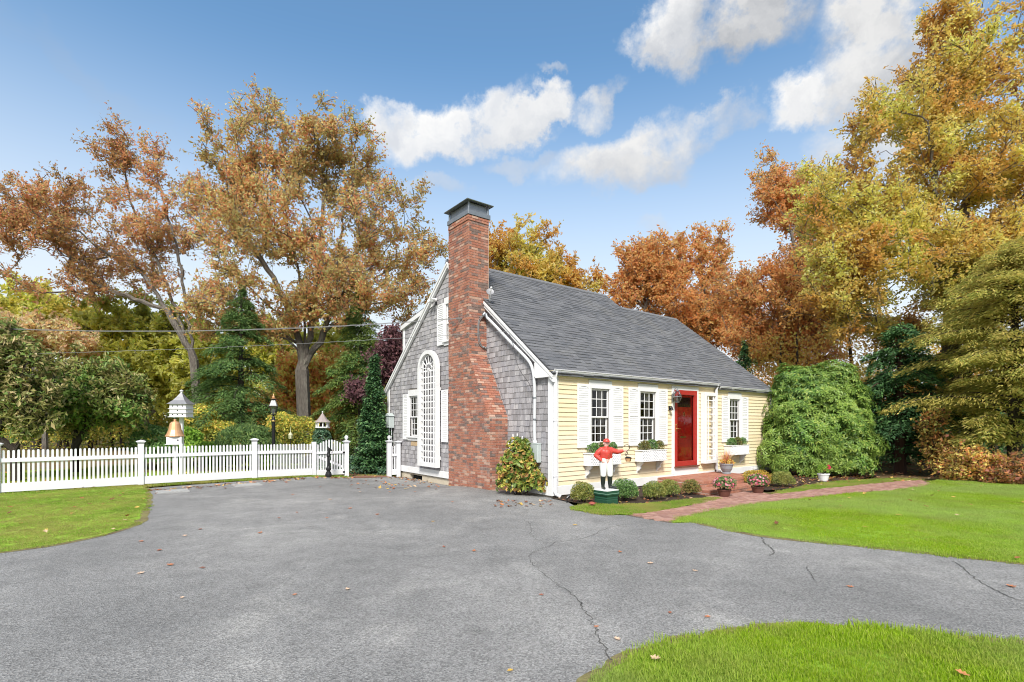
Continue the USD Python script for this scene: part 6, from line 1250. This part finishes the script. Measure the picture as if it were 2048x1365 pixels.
for i in range(150):
    a, sp, h = r.uniform(0, 2 * np.pi), abs(r.normal(0, .17)), r.uniform(.25, .52); q = np.linspace(0, 1, 5); cx_ = up_[0] + math.cos(a) * (.03 + sp * q ** 1.5 * 1.4); cy_ = up_[1] + math.sin(a) * (.03 + sp * q ** 1.5 * 1.4); cz_ = up_[2] + .26 + h * (q - .25 * sp * 3 * q ** 2); w_ = .007 * (1 - q * .85)
    v = np.vstack([np.column_stack([cx_ - math.sin(a) * w_, cy_ + math.cos(a) * w_, cz_]), np.column_stack([cx_ + math.sin(a) * w_, cy_ - math.cos(a) * w_, cz_])]); mbv.append(v); mbf.append(np.array([(k, k + 5, k + 6) for k in range(4)] + [(k, k + 6, k + 1) for k in range(4)]) + nn); mbt.append(np.full(10, r.uniform())); nn += 10
obj("grass_blades", (np.vstack(mbv), np.vstack(mbf), np.concatenate(mbt)), GR_, UR)
shrub("", "", [(up_ + [0, 0, .32], (.22, .2, .10))], 420, .06, .03, ORSH, 64, parent=UR, stems=0, depth=.7)
p = at_ground(1647, 963); WP = thing("white_flower_pot", "white pot of small red flowers under the rhododendron", "flower pot")
obj("pot", MB().lathe([(.10, 0), (.11, .01), (.15, .19), (.165, .20), (.165, .23), (.145, .23), (.13, .19), (.02, .19)], 20, p), WHITE, WP)
shrub("", "", [(p + [0, 0, .34], (.17, .15, .17))], 420, .05, .025, SPRG, 65, parent=WP, stems=4, base=p + [0, 0, .18], depth=.7)
r = np.random.default_rng(66); PET = leafmat("red_petal", pal((190, 50, 80), (170, 40, 60)))
for k in range(12):
    c = p + [.04, -.02, .44] + rand_dirs(1, r)[0] * [.13, .1, .1]; a5 = np.arange(5) * 1.2566; dv = np.column_stack([np.cos(a5), np.sin(a5) * .5, np.sin(a5) * .8])
    obj("flower", leaf_quads(c + dv * .018, dv, np.tile([0, -.7, .7], (5, 1)), .042, .032, r, .12), PET, WP)

# ---- painted statue of a jockey on a green plinth
px_, py_ = gp(1217, 1012); pz_ = float(gz(px_, py_)); PLR = math.radians(38)
PLI = thing("plinth", "square dark green plinth with white top under the jockey statue", "plinth", (px_, py_ + .26, pz_), PLR)
GREENP = mat("dark_green_paint", (.018, .07, .042), .35, .15)
def sq(pairs): return MB().lathe([(r * math.sqrt(2), z) for r, z in pairs], 4, phase=math.pi / 4)
obj("base", sq([(.172, -.08), (.172, .10), (.165, .115), (.172, .125), (.172, .145), (.165, .155), (.178, .19), (.19, .205), (.19, .285), (.185, .29)]), GREENP, PLI)
obj("band", sq([(.1905, .228), (.193, .23), (.193, .236), (.1905, .238)]), mat("light_green_band", (.20, .34, .26), .5, .1), PLI)
obj("top_slab", sq([(.186, .2905), (.186, .305), (.12, .318), (.02, .322)]), WHITE, PLI)
ST = thing("jockey_statue", "painted jockey statue in red jacket, white breeches and black boots, one arm held out", "statue", (px_, py_ + .26, pz_ + .318), math.radians(14))
HS = 1.075
def bones(segs, grow=0.0, edge=.010, it=8):
    ms = []
    for ch in segs:
        sp = [m3.Manifold.sphere((r + grow) * HS, 18).translate(tuple(np.array(p) * HS)) for p, r in ch]
        ms += [m3.Manifold.batch_hull([a, b]) for a, b in zip(sp[:-1], sp[1:])]
    m = m3.Manifold.batch_boolean(ms, m3.OpType.Add).refine_to_length(edge * HS).to_mesh()
    t = trimesh.Trimesh(np.array(m.vert_properties[:, :3]), np.array(m.tri_verts)); trimesh.smoothing.filter_taubin(t, iterations=it); return t
sR, eR, wR = (-.098, .01, .765), (-.205, .03, .655), (-.118, -.055, .555)          # his right arm, hand on the hip
sL, eL, wL = (.098, .0, .765), (.215, -.035, .725), (.325, -.075, .745)            # his left arm, held out
def hand(w, d, up, closed):
    d, up = unit(np.array(d, float)), unit(np.array(up, float)); sd = np.cross(d, up); w = np.array(w); out = [[(w, .018), (w + d * .03, .020)], [(w + d * .012 + sd * .010, .017), (w + d * .045 + sd * .012, .012)], [(w + d * .012 - sd * .010, .017), (w + d * .045 - sd * .012, .012)]]
    for k, (o, L) in enumerate(((-.017, .030), (-.006, .036), (.006, .034), (.017, .026))):
        a = w + d * .042 + sd * o; b = a + (d * .75 - up * (.65 if closed else .25)) * L * .6; c = b + (d * (-.3 if closed else .6) - up * .9) * L * .55; out.append([(a, .0078), (b, .0072), (c, .0062)])
    a = w + d * .015 + sd * .020; out.append([(a, .009), (a + sd * .018 + d * .014, .0078), (a + sd * .014 + d * .034 - up * (.012 if closed else .0), .0066)]); return out
hR = hand((-.108, -.062, .548), (.75, -.2, -.6), (-.5, -.8, .1), False); hL = hand((.335, -.078, .747), (.93, -.3, .1), (0, .2, 1), True)
torso = [[((-.045, .01, .55), .072), ((-.05, .005, .72), .078)], [((.045, .01, .55), .072), ((.05, .005, .72), .078)], [((0, -.01, .56), .078), ((0, -.015, .71), .085)], [(sR, .050), (sL, .050)], [((0, .005, .77), .052), ((0, .0, .845), .036)]]
legs = [[((-.052, .0, .53), .074), ((-.062, -.012, .30), .050), ((-.062, .012, .21), .046), ((-.062, .02, .06), .030)], [((.052, .0, .53), .074), ((.075, -.012, .30), .050), ((.082, .010, .21), .046), ((.092, .015, .06), .030)]]
head = [[((.004, .008, .905), .060), ((.010, -.006, .895), .056)], [((.006, -.008, .88), .047), ((.014, -.022, .858), .030)], [((.016, -.058, .900), .006), ((.022, -.078, .880), .0105)], [((.0, -.045, .918), .012), ((.03, -.047, .916), .012)], [((.012, -.050, .861), .008), ((.022, -.049, .861), .008)], [((-.056, .0, .89), .010), ((-.058, .004, .878), .008)], [((.064, -.012, .89), .010), ((.064, -.008, .878), .008)]]
arms = [[(sR, .046), (eR, .036), (wR, .024)], [(sL, .046), (eL, .036), (wL, .024)]]
FACE = mat("painted_skin", (.72, .46, .40), .5, .06)
obj("body", bones(torso + legs + head + arms + hR + hL, edge=.009, it=5), FACE, ST, smooth=True)
REDJ = mat("red_jacket_paint", (.50, .055, .04), .42, .2, 10, bump=.3, bscale=45, bdist=.006)
jk = [[((-.046, .01, .575), .074), ((-.052, .005, .72), .080)], [((.046, .01, .575), .074), ((.052, .005, .72), .080)], [((0, -.012, .545), .064), ((0, -.012, .62), .080), ((0, -.017, .71), .088)], [(sR, .052), (sL, .052)], [((0, .005, .775), .054), ((0, .003, .80), .046)]]
sl1 = [[(sR, .050), (tuple((np.array(sR) + eR) / 2 + np.array([-.008, 0, .004])), .050), (eR, .042), (tuple((np.array(eR) + wR) / 2), .038), (tuple(np.array(eR) * .1 + np.array(wR) * .9), .027)], [(sL, .050), (tuple((np.array(sL) + eL) / 2 + np.array([0, 0, -.006])), .050), (eL, .042), (tuple((np.array(eL) + wL) / 2 + np.array([0, 0, -.006])), .038), (tuple(np.array(eL) * .1 + np.array(wL) * .9), .027)]]
obj("jacket", bones(jk + sl1, .004, .012, 4), REDJ, ST, smooth=True)
obj("collar", MB().add(trimesh.creation.torus(.043 * HS, .010 * HS, 24, 8), np.array([[1, 0, 0, 0], [0, 1, 0, .003 * HS], [0, 0, 1, .828 * HS]])), REDJ, ST)
for k in range(5): obj("button", MB().ball(np.array((.004, -.108 + .004 * k, .60 + .04 * k)) * HS, .007 * HS, 1), BRASS, ST)
WBR = mat("white_breeches_paint", (.76, .76, .74), .5, .05)
br = [[((-.052, .004, .56), .080), ((-.056, .0, .50), .080), ((-.064, -.008, .36), .060), ((-.064, -.008, .275), .052)], [((.052, .004, .56), .080), ((.056, .0, .50), .080), ((.074, -.008, .36), .060), ((.077, -.008, .275), .052)], [((-.03, .005, .545), .078), ((.03, .005, .545), .078)]]
obj("breeches", bones(br, .003, .012, 4), WBR, ST, smooth=True)
BOOT = mat("black_boot_paint", (.020, .026, .024), .25, .2, 12)
for sg, fx, dx, dy in ((-1, -.062, -.02, -.12), (1, .088, .09, -.09)):
    bt = [[((fx if sg < 0 else .078, -.002, .272), .054), ((fx if sg < 0 else .083, .010, .20), .050), ((fx, .016, .07), .036), ((fx, .012, .034), .034)], [((fx, .022, .026), .030), ((fx + dx * .55, .01 + dy * .55, .026), .028), ((fx + dx, .01 + dy, .020), .020)]]
    obj("boot", bones(bt, 0, .012, 4), BOOT, ST, smooth=True)
cp_ = MB(); th_ = np.linspace(0, np.pi / 2, 8)
cp_.lathe([(.066 * HS, -.004), (.069 * HS, .0)] + [(.068 * math.cos(t) * HS, .064 * math.sin(t) * HS) for t in th_[1:-1]] + [(.002, .064 * HS)], 22, np.array((.006, .003, .925)) * HS)
obj("cap", cp_, REDJ, ST, smooth=40)
an_ = np.linspace(-1.15, 1.15, 13); bo = [(.006 + .066 * math.sin(a), .003 - .066 * math.cos(a), .926) for a in an_]; bi = [(.012 + .074 * math.sin(a) * .95, .003 - .066 * math.cos(a) - .052 * math.cos(a * 1.2) ** .8 if math.cos(a * 1.2) > 0 else .003 - .066 * math.cos(a), .918) for a in an_]
n13 = 13; vb = np.array(bo + bi) * HS; obj("brim", MB().raw(np.vstack([vb, vb + [0, 0, .009]]), [(i, i + 1, n13 + i + 1, n13 + i) for i in range(12)] + [(2 * n13 + i, 3 * n13 + i, 3 * n13 + i + 1, 2 * n13 + i + 1) for i in range(12)] + [(n13 + i, n13 + i + 1, 3 * n13 + i + 1, 3 * n13 + i) for i in range(12)]), REDJ, ST)
for x in (-.008, .034): obj("eye", MB().ball(np.array((x, -.057, .902)) * HS, .0065 * HS, 1), BLACK, ST)
obj("lips", MB().ball(np.array((.017, -.0575, .861)) * HS, .009 * HS, 1, (1, .5, .45)), mat("painted_lips", (.45, .10, .09), .5, 0), ST)
_hc = np.array([px_, py_ + .26, pz_ + .318]); _c, _s = math.cos(math.radians(14)), math.sin(math.radians(14)); _h = np.array([.385, -.095, .742]) * HS; HL = _hc + [_h[0] * _c - _h[1] * _s, _h[0] * _s + _h[1] * _c, _h[2]]
LN = thing("hand_lantern", "small copper lantern with wire hook hanging from the statue's outstretched hand", "lantern", HL)
obj("hook", MB().tube([(.012 + .06 * math.sin(a), 0, .075 - .06 * math.cos(a)) for a in np.linspace(-.6, 4.4, 20)], .007, 6).tube([(0, 0, .02), (.03, 0, -.05), (-.02, 0, -.09), (.03, 0, -.13)], .008, 6).tube([(-.03, 0, -.06), (.0, 0, -.09), (.04, 0, -.07), (.02, 0, -.03), (-.03, 0, -.05)], .006, 6), BLACK, LN)
obj("lid", MB().lathe([(.074, -.150), (.078, -.145), (.05, -.128), (.02, -.118)], 14, (.04, 0, 0)), BLACK, LN)
obj("lamp", MB().lathe([(.045, -.225), (.055, -.222), (.066, -.152)], 14, (.04, 0, 0)), COPPER, LN)
for k in range(4): a = k * math.pi / 2 + .5; obj("bar", MB().tube([(.04 + .050 * math.cos(a), .050 * math.sin(a), -.225), (.04 + .072 * math.cos(a), .072 * math.sin(a), -.150)], .005, 5), BLACK, LN)

# ---- fallen leaves: single ones on the driveway, litter elsewhere
LEAFM = [mat(f"fallen_leaf_{i}", c, .75, .2, 30, trans=.1) for i, c in enumerate(pal((206, 130, 84), (176, 104, 70), (220, 176, 70), (226, 190, 160), (150, 96, 70), (196, 140, 60), k=.85))]
def oak_leaf(L, seed):
    r = np.random.default_rng(seed); t = np.linspace(0, 1, 13); wdt = .30 * L * np.sin(np.pi * t ** .8) * (1 + .55 * np.cos(t * 2 * np.pi * 3.2)) + .012 * L; cv = .16 * L * r.uniform(.3, 1)
    l = np.column_stack([(t - .5) * L, wdt, cv * (2 * t - 1) ** 2 + .004 + .25 * wdt]); rr2 = l * [1, -1, 1]; m = np.column_stack([(t - .5) * L, 0 * t, cv * (2 * t - 1) ** 2 + .003]); n = 13
    f = [x for i in range(n - 1) for x in ((i, i + n, i + 1), (i + 1, i + n, i + n + 1), (i + n, i + 2 * n, i + n + 1), (i + n + 1, i + 2 * n, i + 2 * n + 1))]
    return np.vstack([l, m, rr2]), np.array(f)
LV = [oak_leaf(1.0, i) for i in range(6)]
spots = [(318, 1102, 1), (283, 1084, 0), (340, 1131, 0), (405, 1137, 4), (520, 1067, 0), (594, 1026, 0), (654, 1037, 0), (558, 1037, 1), (755, 1030, 0), (866, 1044, 2), (888, 1095, 1), (948, 1103, 0), (364, 1197, 3), (589, 1191, 0), (281, 1148, 3), (1083, 1191, 1), (1300, 1128, 3), (1390, 1143, 3), (1240, 1105, 0), (1700, 1175, 0), (1340, 1227, 1), (1020, 1343, 2), (400, 1060, 4), (370, 1073, 3), (700, 1018, 0), (830, 985, 0), (640, 975, 1), (585, 990, 0), (905, 1005, 0), (1002, 975 + 40, 1), (720, 985, 3), (1150, 1051, 2), (2022, 1174, 0), (1415, 1235, 0), (695, 1180, 3), (780, 985, 0), (660, 1000, 3), (1235, 1280, 3), (1193, 1255, 0)]
rng = np.random.default_rng(70)
for i, (u, v, m) in enumerate(spots):
    x, y = gp(u, v); L = rng.uniform(.06, .10) * (1.0 if y > 5 else .7)
    lv = LV[i % 6]; a = rng.uniform(0, 6.28); R_ = np.array([[math.cos(a), -math.sin(a), 0], [math.sin(a), math.cos(a), 0], [0, 0, 1]])
    obj("fallen_leaf", (lv[0] * L @ R_.T, lv[1]), LEAFM[m], None, ("small reddish tan oak leaf lying on the asphalt driveway", "small rust brown oak leaf lying on the asphalt driveway", "yellow fallen leaf lying on the asphalt driveway", "pale beige dry oak leaf lying on the asphalt driveway", "dark brown dry oak leaf lying on the asphalt driveway")[m], "leaf", "leaves fallen on the driveway", loc=(x, y, float(gz(x, y)) + .006))
def litter(name, label, pts, seed, L=(.06, .11), lift=.008):
    r = np.random.default_rng(seed); vs, fs, ts, n = [], [], [], 0
    for x, y in pts:
        lv = LV[r.integers(6)]; a, t1_, t2_ = r.uniform(0, 6.28), r.normal(0, .25), r.normal(0, .25); s = r.uniform(*L); v = lv[0] * s; v = v @ np.array([[1, 0, -t1_], [0, 1, -t2_], [t1_, t2_, 1]]).T
        v = v @ np.array([[math.cos(a), -math.sin(a), 0], [math.sin(a), math.cos(a), 0], [0, 0, 1]]).T + [x, y, float(gz(x, y)) + lift + .02 * abs(t1_)]; vs.append(v); fs.append(lv[1] + n); ts.append(np.full(len(v), r.uniform())); n += len(v)
    obj(name, (np.vstack(vs), np.vstack(fs), np.concatenate(ts)), LITM, None, label, "leaves", kind="stuff")
LITM = leafmat("leaf_litter", pal((206, 136, 86), (176, 106, 70), (214, 176, 84), (150, 100, 70), (222, 190, 150), (130, 84, 58), k=.8), None, .15)
r = np.random.default_rng(71)
a_, b_ = np.array(gp(292, 982)), np.array(gp(700, 956)); q = r.uniform(0, 1, 170); pts = [tuple(a_ + (b_ - a_) * t + np.array([.35, -.5]) * abs(r.normal(0, .5))) for t in q]
pts += [tuple(np.array(gp(u, v))) for u, v in zip(r.uniform(700, 900, 80), r.uniform(953, 980, 80))] + [tuple(gp(u, v)) for u, v in zip(r.uniform(990, 1110, 36), r.uniform(1002, 1014, 36))] + [tuple(hw(s, t)) for s, t in zip(r.uniform(-.5, 0, 50), r.uniform(5.2, 7.6, 50))]
litter("driveway_litter", "scattered dry leaves along the fence foot and the chimney side of the driveway", pts, 72)
pts = [tuple(p) for p in lawn_points(front_lawn, .9, 73)[:, :2] if r.uniform() < .55] + [tuple(p) for p in lawn_points(left_lawn, .45, 74)[:, :2] if r.uniform() < .4] + [tuple(p) for p in lawn_points(island, .5, 75)[:, :2] if r.uniform() < .35]
litter("lawn_litter", "dry leaves lying here and there on the lawns", pts, 76, lift=.04)
pts = [tuple(p) for p in lawn_points(bed, .16, 77)[:, :2] if r.uniform() < .5] + [tuple(hw(s, t)) for s, t in zip(r.uniform(6.5, 13, 420), r.uniform(-2.7, -.3, 420))]
litter("bed_litter", "brown leaf litter on the mulch of the flower bed", pts, 78, (.05, .09), lift=.022)
pts = [(x, y) for x, y in zip(r.uniform(9, 26, 1500), r.uniform(14, 24, 1500))] + [tuple(hw(s, t)) for s, t in zip(r.uniform(-16, -1, 700), r.uniform(8, 16, 700))]
litter("woodland_litter", "autumn leaves covering the ground under the trees", pts, 79, (.08, .14), lift=.01)
